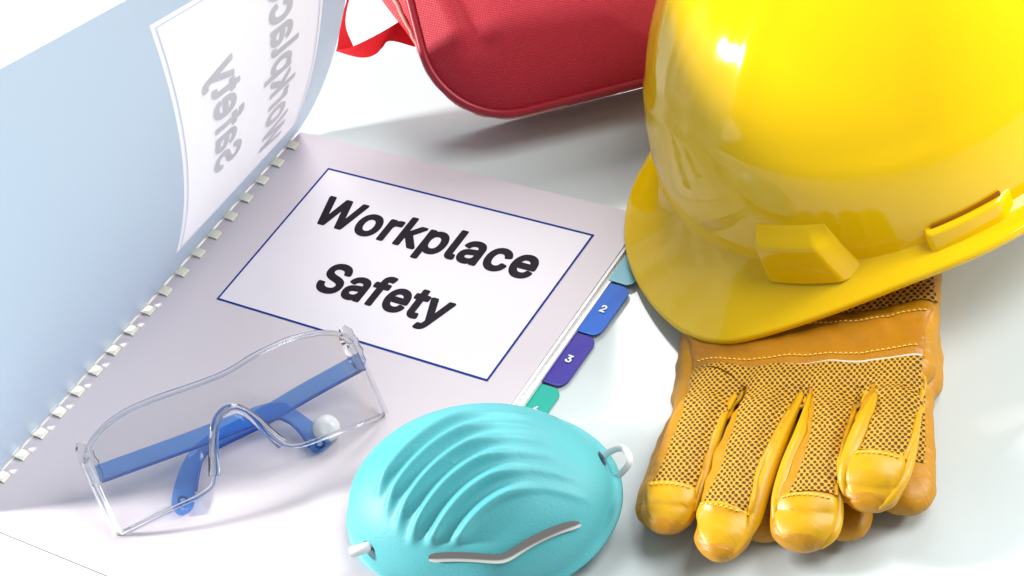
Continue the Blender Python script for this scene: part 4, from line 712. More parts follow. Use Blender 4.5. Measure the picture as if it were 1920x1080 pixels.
P = np.array([[cover_pt(x, y) for x in np.linspace(LX0, LX1, 34)] for y in np.linspace(LY0, LY1, 18)])
Pn = grid_normals(P)
Pn = Pn if Pn[5, 5][0] > 0 else -Pn
shell('cover_label', (P + Pn * 0.0001)[::-1] if False else P + Pn * 0.0001, 0.0002, M['cover_label'], cov)
V, F = [], []
for (a, b, c, d) in border_strips(LX0 + 0.0022, LX1 - 0.0022, LY0 + 0.0022, LY1 - 0.0022, 0.0008):
    nx = 2 if b - a < 0.002 else 24
    ny = 2 if d - c < 0.002 else 16
    k = len(V)
    V += [cover_pt(x, y, 0.00042) for y in np.linspace(c, d, ny) for x in np.linspace(a, b, nx)]
    F += [tuple(k + i for i in f) for f in grid_faces(ny, nx)]
mesh('cover_border', V, F, M['ghost_line'], cov)
for text, x0, x1, y in LINES:
    bm = line_bm(text, x0, x1, y)
    for x in np.arange(0.045, 0.185, 0.004):
        bmesh.ops.bisect_plane(bm, geom=bm.verts[:] + bm.edges[:] + bm.faces[:], plane_co=(x, 0, 0), plane_no=(1, 0, 0))
    for v in bm.verts:
        v.co = Vector(cover_pt(v.co.x, v.co.y, 0.00046))
    me = bpy.data.meshes.new('cover_lettering')
    bm.to_mesh(me)
    bm.free()
    link('cover_lettering', me, M['ghost_ink'], cov, smooth=True)

# plastic comb: a spine tube and 19 flat rings
cs = tube('comb_spine', [(-0.0042, -0.0028, 0.0034), (-0.0042, -PAGE_L / 2, 0.0034), (-0.0042, -PAGE_L + 0.0028, 0.0034)], 0.0032, M['comb'], bk, seg=16)
prof = catmull([(0.0066, zt - 0.0010), (0.0065, zt + 0.0003), (0.0058, zt + 0.0006), (0.0036, zt + 0.0008), (0.0010, zt + 0.0008), (-0.0008, zt + 0.0002), (-0.0016, zt - 0.0022)], 19)
TG = np.array([[(x, w * TW / 2, z) for w in (-1, -0.4, 0.4, 1)] for x, z in prof])
ring = None
for i, ty in enumerate(TOOTH_Y):
    if ring is None:
        ring = shell('comb_ring', TG, 0.0005, M['comb'], cs, smooth=False)
        o = ring
    else:
        o = ring.copy()
        COL.objects.link(o)
    o.location = (0, ty, 0)
    h = box('hole_shade_strip', 0.0066, 0.0072, ty - TW * 0.58, ty + TW * 0.58, zt - 0.0002, zt + 0.00006, M['slot'], bk) if i == 0 else h.copy()  # thin box, its dark colour stands for shade in the punched hole
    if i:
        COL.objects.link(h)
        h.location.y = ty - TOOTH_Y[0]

# ---------------------------------------------------------------- hard hat
HP = [0.31468, 0.06998, 0.04405]
HM = Matrix(((-0.40181, 0.90185, -0.15882), (-0.91272, -0.40845, -0.01021), (-0.07408, 0.14086, 0.98725)))
HA, HB, HH = 0.11121, 0.10517, 0.13323
hat = thing('hard_hat', 'glossy yellow hard hat with short peak resting on the gloves', 'hard hat')
hat.matrix_world = Matrix.Translation(HP) @ HM.to_4x4()


def smooth01(x):
    x = np.clip(x, 0, 1)
    return x * x * (3 - 2 * x)


# crown
NF = 160
zz = np.concatenate([np.linspace(-0.006, 0.02, 6), 0.02 + (HH - 0.02) * np.sin(np.linspace(0, math.pi / 2, 46)[1:-1])])
rows = []
for z in zz:
    s = math.sqrt(max(0.0, 1 - (max(z, 0) / HH) ** 2))
    r = []
    for k in range(NF):
        ph = 2 * math.pi * k / NF
        # raised crown: the band below the step stands a little proud
        zl = 0.043 + 0.014 * max(0.0, math.cos(ph)) ** 3
        f = 1.0 + 0.010 * (1 - float(smooth01((z - zl + 0.0035) / 0.007))) - 0.008 * float(smooth01((0.010 - z) / 0.012))
        # two shallow ribs running over the top
        yy = math.sin(ph) * s
        rib = 0.0016 * math.exp(-((abs(yy) - 0.30) / 0.05) ** 2) * float(smooth01((z - zl) / 0.02))
        r.append((HA * s * f * math.cos(ph) + 0, HB * s * f * math.sin(ph), z + rib))
    rows.append(r)
V = [p for r in rows for p in r] + [(0, 0, HH)]
F = grid_faces(len(rows), NF, close_c=True)
top = len(V) - 1
b0 = (len(rows) - 1) * NF
F += [(b0 + k, b0 + (k + 1) % NF, top) for k in range(NF)]
mesh('shell', V, F, M['yellow'], hat, auto=70)

# brim with peak: outline radius by angle about the crown
BA = [-180, -150, -120, -100, -80, -62, -46.9, -41.6, -34.8, -27.3, -20.4, -11.9, -3.0, 5.0, 11.9, 17.5, 22.9, 30.6, 37.2, 44.0, 51.0, 58.0, 65.0, 78.1, 95, 120, 150, 180]
BRr = [122.9, 120.5, 117.6, 116.9, 116.8, 117.4, 120.4, 126.1, 131.4, 136.1, 139.2, 141.6, 143.4, 145.3, 145.4, 142.6, 135.8, 128.9, 124.6, 121.3, 119.0, 118.3, 118.5, 118.4, 117.2, 117.6, 120.5, 122.9]
af = np.linspace(-180, 180, 361)
rf = np.interp(af, BA, BRr) / 1000
ker = np.exp(-(np.arange(-8, 9) / 3.0) ** 2)
ker /= ker.sum()
rf = np.convolve(np.concatenate([rf[-9:-1], rf, rf[1:9]]), ker, 'valid')
NBm = 240
V = []
tt = np.linspace(0, 1, 9)
for k in range(NBm):
    a = -180 + 360 * k / NBm
    th = math.radians(a)
    R = float(np.interp(a, af, rf))
    ri = 0.965 / math.sqrt((math.cos(th) / HA) ** 2 + (math.sin(th) / HB) ** 2)
    ce = math.cos(math.atan2(math.sin(th) / HB, math.cos(th) / HA))
    kk = max(0.0, ce) ** 3.27
    prof = []
    for t in tt:
        r = ri + (R - 0.0012 - ri) * t
        z = -0.0193 * kk * t ** 1.25 - 0.0035 * t + 0.0042 * math.exp(-((r - ri) / 0.005) ** 2)
        prof.append((r, z))
    r, z = prof[-1]
    prof += [(R - 0.0003, z - 0.0006), (R, z - 0.0016), (R - 0.0002, z - 0.0034), (R - 0.0012, z - 0.0040)]
    prof += [(ri + (R - 0.0024 - ri) * t, -0.0193 * kk * t ** 1.25 - 0.0035 * t - 0.0026) for t in (1.0, 0.6, 0.2, 0.0)]
    V += [(r_ * math.cos(th), r_ * math.sin(th), z_) for r_, z_ in prof]
npf = len(prof)
mesh('brim', V, grid_faces(NBm, npf, close_r=True), M['yellow'], hat, auto=70)


def hat_lug(name, ph0, ph1, z0, z1, H, right_ramp, top_ramp, tilt=0.0, groove=False, skew=0.0):
    n1, n2 = 34, 22
    P = np.zeros((n2, n1, 3))
    for i in range(n2):
        for j in range(n1):
            u = j / (n1 - 1)
            w = i / (n2 - 1)
            z = z0 + (z1 - z0) * w + tilt * u
            ph = math.radians(ph0 + (ph1 - ph0) * u - skew * w * (u ** 0.6))
            s = math.sqrt(1 - (max(z, 0) / HH) ** 2) * 1.010
            ramp = lambda q: 0.7 * min(1.0, max(0.0, q)) + 0.3 * float(smooth01(q))
            d = H * float(smooth01(u / 0.04)) * ramp((1 - u) / right_ramp) * ramp((1 - w) / top_ramp)
            if groove:
                d *= 1.0 - 0.10 * w
            d -= 0.003 * (1 - float(smooth01(u / 0.03)))
            if i == n2 - 1 or j == n1 - 1:
                d = -0.003
            c, q = math.cos(ph), math.sin(ph)
            nn = np.array([c / HA, q / HB, 0.0])
            nn /= np.linalg.norm(nn)
            P[i, j] = np.array([HA * s * c, HB * s * q, z]) + nn * d
    return mesh(name, P.reshape(-1, 3), grid_faces(n2, n1), M['yellow'], hat, auto=60)


hat_lug('accessory_slot', 21.8, 45.5, -0.0050, 0.0235, 0.0064, 0.24, 0.34, skew=6.0)
hat_lug('accessory_slot', 59.5, 81.0, -0.0050, 0.0085, 0.0038, 0.20, 0.16, tilt=0.0010, groove=True)

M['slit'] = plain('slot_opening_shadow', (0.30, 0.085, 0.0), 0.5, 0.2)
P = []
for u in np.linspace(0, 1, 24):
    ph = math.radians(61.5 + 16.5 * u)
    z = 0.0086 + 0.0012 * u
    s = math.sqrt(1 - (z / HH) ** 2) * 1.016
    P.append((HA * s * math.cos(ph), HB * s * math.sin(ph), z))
tube('slit_shade_strip', P, 0.0007 + 0.0003 * np.linspace(0, 1, 24) ** 3, M['slit'], hat, seg=6)  # solid strip coloured dark like the shade inside a slit

# ---------------------------------------------------------------- gloves
def seg_chain(P, pts, q):
    d=None
    for a,b in zip(pts[:-1],pts[1:]):
        A=np.array(a[:3]);B=np.array(b[:3]);e=(B-A)
        t=np.clip(((P[:,:2]-A[:2])@e[:2])/(e[:2]@e[:2]),0,1)[:,None]
        c=A+e*t; r=(a[3]+(b[3]-a[3])*t)[:,0]
        v=P-c
        dd=np.sqrt(v[:,0]**2+v[:,1]**2+(v[:,2]/q)**2)-r
        d=dd if d is None else np.minimum(d,dd)
    return d*0.9
def smin(a,b,k):
    h=np.clip(.5+.5*(b-a)/k,0,1)
    return b*(1-h)+a*h-k*h*(1-h)
def slab(P, c, ax, ay, az, hx, hy, hz, r, taper=0.0):
    v=P-c
    x=v@ax;y=v@ay;z=v@az
    hxx=hx*(1+taper*y/hy)
    # domed top
    z=z+0.0016*(np.clip(np.abs(x)/hx,0,1.2)**2)*1.5
    qx=np.abs(x)-hxx+r;qy=np.abs(y)-hy+r;qz=(np.abs(z)-hz)+min(r,hz)
    rr=min(r,hz)
    qx=np.abs(x)-hxx+rr;qy=np.abs(y)-hy+rr
    o=np.sqrt(np.maximum(qx,0)**2+np.maximum(qy,0)**2+np.maximum(qz,0)**2)
    return o+np.minimum(np.maximum(qx,np.maximum(qy,qz)),0)-rr
def glove_sdf(P, G):
    d=None
    for f in G['fingers']:
        dd=seg_chain(P,f,G['q'])
        d=dd if d is None else smin(d,dd,.0012)
    s=G['slab']
    ds=slab(P,np.array(s['c']),np.array(s['ax']),np.array(s['ay']),np.array(s['az']),s['hx'],s['hy'],s['hz'],s['hz'],s['taper'])
    d=smin(d,ds,.013)
    x,y,z=P[:,0],P[:,1],P[:,2]
    w=np.sin(x*240+2.2*np.sin(y*130))*np.sin(y*310+x*90+1.3)+.7*np.sin(y*520+x*150+2*np.sin(x*310))*np.sin(x*170-y*60)
    return d+.00038*w


def surface_nets(f, lo, hi, h):
    xs = [np.arange(lo[k], hi[k] + h, h) for k in range(3)]
    n = [len(x) for x in xs]
    G = np.stack(np.meshgrid(*xs, indexing='ij'), -1).reshape(-1, 3)
    Fv = np.concatenate([f(G[i:i + 200000]) for i in range(0, len(G), 200000)]).reshape(n)
    ins = Fv < 0
    cnt = np.zeros([k - 1 for k in n])
    acc = np.zeros([k - 1 for k in n] + [3])
    sl = lambda d, k: tuple(slice(d[i], n[i] - 1 + d[i]) for i in range(3))
    cs_ = [(a, b, c) for a in (0, 1) for b in (0, 1) for c in (0, 1)]
    for a in cs_:
        for ax in range(3):
            if a[ax]:
                continue
            b = list(a)
            b[ax] = 1
            A, B = Fv[sl(a, 0)], Fv[sl(b, 0)]
            m = (A < 0) != (B < 0)
            t = np.where(m, A / np.where(m, A - B, 1), 0)
            cnt += m
            for k in range(3):
                acc[..., k] += m * (a[k] + (t if k == ax else 0))
    act = cnt > 0
    idx = -np.ones(act.shape, int)
    idx[act] = np.arange(act.sum())
    ijk = np.argwhere(act)
    V = np.array(lo) + h * (ijk + acc[act] / cnt[act][:, None])
    F = []
    for ax in range(3):
        u, w = (ax + 1) % 3, (ax + 2) % 3
        A = np.take(ins, range(n[ax] - 1), ax)
        B = np.take(ins, range(1, n[ax]), ax)
        e = np.argwhere(A != B)
        sgn = A[tuple(e.T)]
        ok = (e[:, u] > 0) & (e[:, w] > 0) & (e[:, u] < n[u] - 1) & (e[:, w] < n[w] - 1)
        e, sgn = e[ok], sgn[ok]
        q = []
        for du, dw in ((-1, -1), (0, -1), (0, 0), (-1, 0)):
            c = e.copy()
            c[:, u] += du
            c[:, w] += dw
            q.append(idx[tuple(c.T)])
        q = np.stack(q, 1)
        q[~sgn] = q[~sgn][:, ::-1]
        F.append(q)
    return V, np.concatenate(F)


def on_glove(P, G, off):
    """settle points onto the glove surface + offset, along the surface normal"""
    P = np.array(P, float)
    h = 0.0003
    for _ in range(25):
        d = glove_sdf(P, G) - off
        g = np.stack([glove_sdf(P + np.eye(3)[k] * h, G) - glove_sdf(P - np.eye(3)[k] * h, G) for k in range(3)], 1)
        g /= np.maximum(np.linalg.norm(g, axis=1, keepdims=True), 1e-9)
        P -= g * np.clip(d, -0.003, 0.003)[:, None] * 0.8
    return P


def glove_patch(name, G, L, R, nr_, nc_, off, mat, parent, fade=('l', 'r'), swap=False, uvscale=1.0):
    """panel between two traced edges, laid on the glove; its borders tuck in"""
    A = catmull(np.array(L), nr_)
    B = catmull(np.array(R), nr_)
    t = np.linspace(0, 1, nc_)[None, :, None]
    XY = A[:, None, :] * (1 - t) + B[:, None, :] * t
    offs = np.full((nr_, nc_), off)
    e = -0.0006
    if 'l' in fade:
        offs[:, 0] = e
    if 'r' in fade:
        offs[:, -1] = e
    if 't' in fade:
        offs[0] = e
    if 'b' in fade:
        offs[-1] = e
    if 'B' in fade:      # long blend into the tip
        w = np.clip((np.linspace(1, 0, nr_)) / 0.55, 0, 1)[:, None]
        offs = np.minimum(offs, e + (off - e) * w)
    XY = XY + np.array([0, 0, 0.004]) * np.sin(math.pi * t)
    P = on_glove(XY.reshape(-1, 3), G, offs.ravel()).reshape(nr_, nc_, 3)
    o = mesh(name, P.reshape(-1, 3), grid_faces(nr_, nc_), mat, parent, auto=75)
    du = np.linalg.norm(np.diff(P, axis=1), axis=2).mean()
    dv = np.linalg.norm(np.diff(P, axis=0), axis=2).mean()
    J, I = np.meshgrid(np.arange(nc_), np.arange(nr_))
    # map in the plane so that neighbouring panels share one lattice direction
    U = np.stack([P[..., 0] * 0.93 + P[..., 1] * 0.37, P[..., 1] * 0.93 - P[..., 0] * 0.37 + P[..., 2] * 0.6], -1)
    set_uv(o.data, U.reshape(-1, 2))
    return o, P


def stitches(name, pts, G, parent, mat, pitch=0.0023, off=0.0008, r=0.00038):
    C_ = catmull(pts, 200)
    s = np.concatenate([[0], np.cumsum(np.linalg.norm(np.diff(C_, axis=0), axis=1))])
    n = int(s[-1] / pitch)
    V, F = [], []
    for k in range(n):
        c0 = np.array([np.interp((k + 0.12) * pitch, s, C_[:, i]) for i in range(3)])
        c1 = np.array([np.interp((k + 0.78) * pitch, s, C_[:, i]) for i in range(3)])
        m_ = (c0 + c1) / 2 + np.array([0, 0, 0.0005])
        v, f = tube_geo([c0, m_, c1], [r * 0.6, r, r * 0.6], 5)
        b = len(V)
        V += v
        F += [tuple(b + i for i in q) for q in f]
    o = mesh(name, V, F, mat, parent)
    o['kind'] = 'stuff'
    return o


def make_glove(label, G, h, mat):
    g = thing('work_glove', label, 'glove')
    allp = np.array([p for f in G['fingers'] for p in f])
    sc_ = np.array(G['slab']['c'])
    ext = np.array(G['slab']['hx']) + 0.01
    lo = np.minimum(allp[:, :3].min(0) - 0.02, sc_ - np.array([0.075, 0.075, 0.02]))
    hi = np.maximum(allp[:, :3].max(0) + 0.02, sc_ + np.array([0.075, 0.075, 0.02]))
    lo[2] = -0.004
    def f(P):
        d = glove_sdf(P, G)
        return np.maximum(d, 0.0004 - P[:, 2])
    V, F = surface_nets(f, lo, hi, h)
    o = mesh('glove_body', V, F.tolist(), mat, g)
    md = o.modifiers.new('smooth', 'SMOOTH')
    md.iterations = 3
    md.factor = 0.5
    return g, o


TR = GLOVE['trace']
GT, GLw = GLOVE['top'], GLOVE['low']
g1, body1 = make_glove('golden leather work glove with net back lying under the hard hat peak', GT, 0.0012, M['leather'])
for k in range(1, 5):
    L, R = TR['panel%d' % k]
    glove_patch('net_panel', GT, L, R, 44, 18, 0.0008, M['net'], g1)
    L, R = TR['cap%d' % k]
    cap, P = glove_patch('fingertip_cap', GT, L, R, 26, 18, 0.0013, M['leather_bright'], g1, fade=('l', 'r', 't', 'B'))
    stitches('cap_stitching', P[3, 2:-2] + np.array([0, 0, 0.0003]), GT, g1, M['thread'])
    # rolled leather seam beside the net on the right of each finger
    E_ = catmull(np.array(TR['panel%d' % k][1]), 40)
    E_ = on_glove(E_, GT, np.full(40, 0.0002))
    tube('seam_welt', E_[3:], 0.0011, M['leather_bright'], g1, seg=8)
for key, rows_ in GLOVE['gus'].items():
    q = catmull(np.array(rows_), 40)
    r_ = np.maximum(q[:, 3], 0.0006)
    r_[0] *= 0.3
    r_[-1] *= 0.3
    tube('finger_gusset', q[:, :3], r_, M['leather_bright'], g1, seg=14)
L, R = TR['knuckle']
glove_patch('net_panel', GT, L, R, 50, 12, 0.0008, M['net'], g1, fade=())
L, R = TR['band']
band, BP = glove_patch('leather_band', GT, L, R, 60, 14, 0.0014, M['leather_dark'], g1, fade=('t', 'b', 'l', 'r'))
stitches('band_stitching', BP[2:-1, -3] + np.array([0, 0, 0.0003]), GT, g1, M['thread'])
stitches('band_stitching', BP[2:-1, 2] + np.array([0, 0, 0.0003]), GT, g1, M['thread'])
tube('band_piping', BP[1:-1, -1] + np.array([0, 0, 0.0008]), 0.0006, M['pale_piping'], g1, seg=8)
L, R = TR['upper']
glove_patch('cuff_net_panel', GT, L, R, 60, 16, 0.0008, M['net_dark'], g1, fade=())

g2, body2 = make_glove('second golden leather glove, mostly hidden beneath the other glove', GLw, 0.0014, M['leather'])
f4 = np.array(GLw['fingers'][3])[:, :3] + np.array([0, 0, 0.009])
ax_ = (f4[-1] - f4[0]) * np.array([1, 1, 0])
ax_ /= np.linalg.norm(ax_)
px_ = np.array([-ax_[1], ax_[0], 0])
if px_[0] < 0:
    px_ = -px_
La = [f4[0] - px_ * 0.002, f4[1] - px_ * 0.002, f4[2] - px_ * 0.003, f4[2] + ax_ * 0.008 - px_ * 0.002]
Ra = [f4[0] + px_ * 0.0095, f4[1] + px_ * 0.0098, f4[2] + px_ * 0.0102, f4[2] + ax_ * 0.008 + px_ * 0.010]
glove_patch('net_panel', GLw, La, Ra, 40, 12, 0.0005, M['net'], g2)

# ---------------------------------------------------------------- dust mask
MP = np.array([0.23908, -0.18846, 0.01648])
MM_ = Matrix(((0.92957, -0.36574, 0.0462), (0.36712, 0.90701, -0.20631), (0.03355, 0.20874, 0.9774)))
MA, MB, MH = 0.0588, 0.0438, 0.0346
mask = thing('dust_mask', 'aqua moulded dust mask with ridges and a metal nose strip', 'mask')
mask.matrix_world = Matrix.Translation(MP) @ MM_.to_4x4()


def mask_ridge(x, y):
    """height of the moulded pleats, x and y in mm"""
    k = np.zeros_like(x)
    cfun = lambda q: 6.3 - 0.0165 * np.maximum(0, 28 - q) ** 2
    dfun = lambda q: 0.033 * np.maximum(0, 28 - q)
    for _ in range(25):
        Fk = y + 7.3 * k - cfun(x - 5.4 * k)
        k = k - np.clip(Fk / (7.3 + 5.4 * dfun(x - 5.4 * k)), -1, 1)
    s = x - 5.4 * k
    w = np.cos(2 * np.pi * k) * 0.5 + 0.5
    w = w ** 1.5
    amp = smooth01((y + 33) / 5) * smooth01((k + 3.75) / 0.6) * smooth01((2.6 - k) / 0.5) * smooth01((s + 22) / 9) * (0.16 + 0.84 * smooth01((26 - s) / 16)) * smooth01((46 - s) / 10)
    return w * amp


nR, nP = 84, 200
rr = np.linspace(0.0, 1.0, nR) ** 0.8
PH = np.linspace(0, 2 * math.pi, nP, endpoint=False)
Rg, Pg = np.meshgrid(rr, PH, indexing='ij')
xg = MA * Rg * np.cos(Pg)
yg = MB * Rg * np.sin(Pg)
zg = MH * np.sqrt(np.maximum(1 - Rg ** 2, 0))
bx = smooth01((1 - Rg) / 0.10)
D = mask_ridge(xg * 1000, yg * 1000) * 0.0041 * bx
# nose bump
D += 0.0010 * np.exp(-(((xg - 0.014) / 0.012) ** 2 + ((yg + 0.040) / 0.010) ** 2))
nx_ = xg / MA ** 2
ny_ = yg / MB ** 2
nz_ = np.maximum(zg, 0.004) / MH ** 2
nl = np.sqrt(nx_ ** 2 + ny_ ** 2 + nz_ ** 2)
DP = np.stack([xg + D * nx_ / nl, yg + D * ny_ / nl, zg + D * nz_ / nl], -1)
# rim flange
fl = []
for (q, z) in ((1.012, -0.0016), (1.035, -0.0026), (1.055, -0.0030), (1.060, -0.0036), (1.045, -0.0042), (0.99, -0.0032), (0.95, 0.006), (0.80, 0.018)):
    fl.append(np.stack([MA * q * np.cos(PH), MB * q * np.sin(PH), np.full(nP, z)], -1))
DP = np.concatenate([DP, np.array(fl)])
mesh('cup', DP.reshape(-1, 3), grid_faces(len(DP), nP, close_c=True), M['mask'], mask)


def mask_surf(x, y, off):
    q = max(0.0, 1 - (x / MA) ** 2 - (y / MB) ** 2)
    z = MH * math.sqrt(q)
    n = np.array([x / MA ** 2, y / MB ** 2, max(z, 0.003) / MH ** 2])
    n /= np.linalg.norm(n)
    d = 0.0010 * math.exp(-(((x - 0.014) / 0.012) ** 2 + ((y + 0.040) / 0.010) ** 2))
    return np.array([x, y, z]) + n * (off + d), n


kn = np.array([(-0.0108, -0.0350), (0.0205, -0.0350), (0.0490, -0.0180)])
tcl = np.linspace(0, 1, 40)
cl = np.stack([np.interp(tcl, [0, 0.5, 1], kn[:, k]) for k in (0, 1)], 1)
for _ in range(6):
    cl[1:-1] = (cl[:-2] + 2 * cl[1:-1] + cl[2:]) / 4
P = []
for i, (x, y) in enumerate(cl):
    c, n = mask_surf(x, y, 0.0015)
    t_ = cl[min(i + 1, 39)] - cl[max(i - 1, 0)]
    t_ = np.array([t_[0], t_[1], 0])
    t_ -= n * (t_ @ n)
    t_ /= np.linalg.norm(t_)
    w = np.cross(n, t_)
    e_ = min(1.0, min(i, 39 - i) / 1.5)
    hw = 0.0021 * (0.6 + 0.4 * e_)
    P.append([c + w * hw * k + n * (0.0004 * (1 - abs(k))) for k in (-1, -0.6, 0, 0.6, 1)])
shell('nose_strip', np.array(P), 0.0005, M['steel'], mask)

inv = (Matrix.Translation(MP) @ MM_.to_4x4()).inverted()


def tolocal(P):
    return [tuple(inv @ Vector(p)) for p in P]


def strap(name, pts, w, parent):
    C_ = catmull(tolocal(pts), 28)
    return tube(name, C_, w, M['elastic'], parent, seg=10, flat=w * 0.3, upref=(0.5, -0.5, 0.68))


strap('elastic_strap', MORE['mR'], 0.0015, mask)
sl_, n_ = mask_surf(-0.0427, -0.0259, 0.0)
C_ = catmull([sl_ - n_ * 0.004, sl_ + n_ * 0.0006, sl_ + n_ * 0.0015 + np.array([-0.003, -0.001, 0]), sl_ + n_ * 0.001 + np.array([-0.0062, -0.002, 0.0])], 24)
tube('elastic_strap', C_, 0.0030, M['elastic'], mask, seg=10, flat=0.0024, upref=(0.2, 0.9, 0.3))
for (x, y) in ((-0.0420, -0.0262), (0.0543, 0.0150)):
    c, n = mask_surf(x, y, 0.0004)
    t_ = np.array([-n[1], n[0], 0.0])
    t_ /= np.linalg.norm(t_)
    w = np.cross(n, t_)
    V = [c] + [c + t_ * 0.0036 * math.cos(a) + w * 0.0021 * math.sin(a) for a in np.linspace(0, 2 * math.pi, 20, endpoint=False)]
    mesh('strap_hole', V, [(0, 1 + k, 1 + (k + 1) % 20) for k in range(20)], M['dark_hole'], mask)

# ---------------------------------------------------------------- safety glasses
GO = np.array([0.13644, -0.21803, 0.02204])
E1 = np.array([0.60419, 0.79684, 0.0])
EH = np.array([-0.53319, 0.40428, 0.74314])
EN = np.array([0.59217, -0.449, 0.66913])
XW, NBg = 0.06728, 0.028
gl = thing('safety_glasses', 'clear safety glasses with folded blue temples lying on the booklet page', 'glasses')
TOPX = np.array([-68, -66, -60.4, -49.9, -37.4, -22.2, -6.1, 10.1, 21.4, 39.5, 53.9, 63.0, 66, 68]) / 1000
TOPH = np.array([30, 36, 42.9, 47.6, 49.7, 49.2, 47.6, 46.8, 49.0, 49.5, 46.6, 42, 36, 30]) / 1000
BOTX = np.array([-68, -65.0, -43.6, -26, -18, -14.4, -13.6, -11, -6.5, -2, 3.0, 7.5, 11.5, 15.0, 17.8, 20.5, 26, 36.9, 65.6, 68]) / 1000
BOTH = np.array([0.3, 0.3, 1.3, 1.7, 3.0, 6.0, 9.5, 15.5, 24.5, 30.4, 31.8, 30.0, 24.5, 15.0, 8.6, 5.6, 3.6, 2.5, 0.1, 0.1]) / 1000


def lens_pt(x, h, off=0.0):
    s = min(abs(x) / XW, 0.985)
    n = -NBg * (1 - math.sqrt(1 - s * s))
    sg = 1 if x > 0 else -1
    nx = np.array([sg * s * NBg / XW, math.sqrt(1 - s * s)])
    nx /= np.linalg.norm(nx)
    return GO + E1 * (x + nx[0] * off) + EH * h + EN * (n + nx[1] * off)


NX, NH = 110, 14
th_ = np.linspace(-1, 1, NX)
lx = XW * 0.982 * np.sin(th_ * math.pi / 2 * 0.93) / math.sin(math.pi / 2 * 0.93)
def smooth_interp(x, X, Y):
    y = np.interp(x, X, Y)
    return y
tops = np.interp(lx, TOPX, TOPH)
tops = np.convolve(np.pad(tops, 6, mode='edge'), np.hanning(15)[1:-1] / np.hanning(15).sum(), 'valid')
bots = np.interp(lx, BOTX, BOTH)
bots = np.convolve(np.pad(bots, 1, mode='edge'), np.ones(3) / 3, 'valid')
LP = np.array([[lens_pt(x, b + (t - b) * w) for x, t, b in zip(lx, tops, bots)] for w in np.linspace(0, 1, NH)])
lens = shell('lens_shield', LP, 0.0020, M['clear'], gl, auto=40)
rimP = [lens_pt(x, t, -0.001) for x, t in zip(lx, tops)]
tube('brow_rim', rimP, 0.0013, M['clear_rim'], lens, seg=8)
tube('lower_rim', [lens_pt(x, b, -0.001) for x, b in zip(lx, bots)], 0.0011, M['clear_rim'], lens, seg=8)
for j in (0, NX - 1):
    tube('side_rim', [lens_pt(lx[j], bots[j] + (tops[j] - bots[j]) * w, -0.001) for w in np.linspace(0, 1, 10)], 0.0013, M['clear_rim'], lens, seg=8)
# nose piece: clear bent rod with flared ends
npz = [(-0.0142, 0.0075), (-0.0118, 0.0140), (-0.0072, 0.0240), (-0.0030, 0.0303), (0.0030, 0.0325), (0.0080, 0.0292), (0.0120, 0.0228), (0.0155, 0.0140), (0.0182, 0.0078)]
NPc = catmull([lens_pt(x, h, 0.0015) for x, h in npz], 48)
tube('nose_piece', NPc, 0.0021 + 0.0006 * np.abs(np.linspace(-1, 1, 48)) ** 2, M['clear_rim'], gl, seg=12)


def temple(pts, wid, name='temple'):
    C_ = catmull(pts, 70)
    T = np.gradient(C_, axis=0)
    T /= np.linalg.norm(T, axis=1, keepdims=True)
    s = np.linspace(0, 1, 70)
    rows = []
    for i in range(70):
        w = np.cross(EN, T[i])
        w /= np.linalg.norm(w)
        d = np.cross(T[i], w)
        hw = wid * (1.0 - 0.18 * math.exp(-((s[i] - 0.62) / 0.12) ** 2) + 0.28 * float(smooth01((s[i] - 0.7) / 0.25)))
        if s[i] > 0.95:
            hw *= math.sqrt(max(0.05, 1 - ((s[i] - 0.95) / 0.05) ** 2))
        ht = 0.0019
        rows.append([C_[i] + w * hw * a + d * ht * b for a, b in ((-1, -0.6), (-0.9, -1), (0.9, -1), (1, -0.6), (1, 0.6), (0.9, 1), (-0.9, 1), (-1, 0.6))])
    P = np.array(rows)
    F = grid_faces(70, 8, close_c=True) + [tuple(range(7, -1, -1)), tuple(range(69 * 8, 70 * 8))]
    o = mesh(name, P.reshape(-1, 3), F, M['blue_clear'], gl, auto=40)
    lo_ = P[:62, 0] if P[10, 0][2] < P[10, 3][2] else P[:62, 3]
    tube('temple_edge', lo_, 0.00075, M['blue_edge'], o, seg=6)
    # hole with a bright eyelet at the ear tip
    c = C_[65] + EN * 0.0016
    w = np.cross(EN, T[65])
    w /= np.linalg.norm(w)
    ring_ = [c + (T[65] * math.cos(a) + w * math.sin(a)) * 0.0019 for a in np.linspace(0, 2 * math.pi, 21)]
    tube('tip_eyelet', ring_, 0.0007, M['dark_hole'], o, seg=6)
    V = [c + EN * 0.0001] + [c + EN * 0.0001 + (T[65] * math.cos(a) + w * math.sin(a)) * 0.0015 for a in np.linspace(0, 2 * math.pi, 16, endpoint=False)]
    mesh('tip_hole', V, [(0, 1 + k, 1 + (k + 1) % 16) for k in range(16)], M['white_paper'], o)
    return o


temple(MORE['tA'], 0.0040)
temple(MORE['tB'], 0.0040)
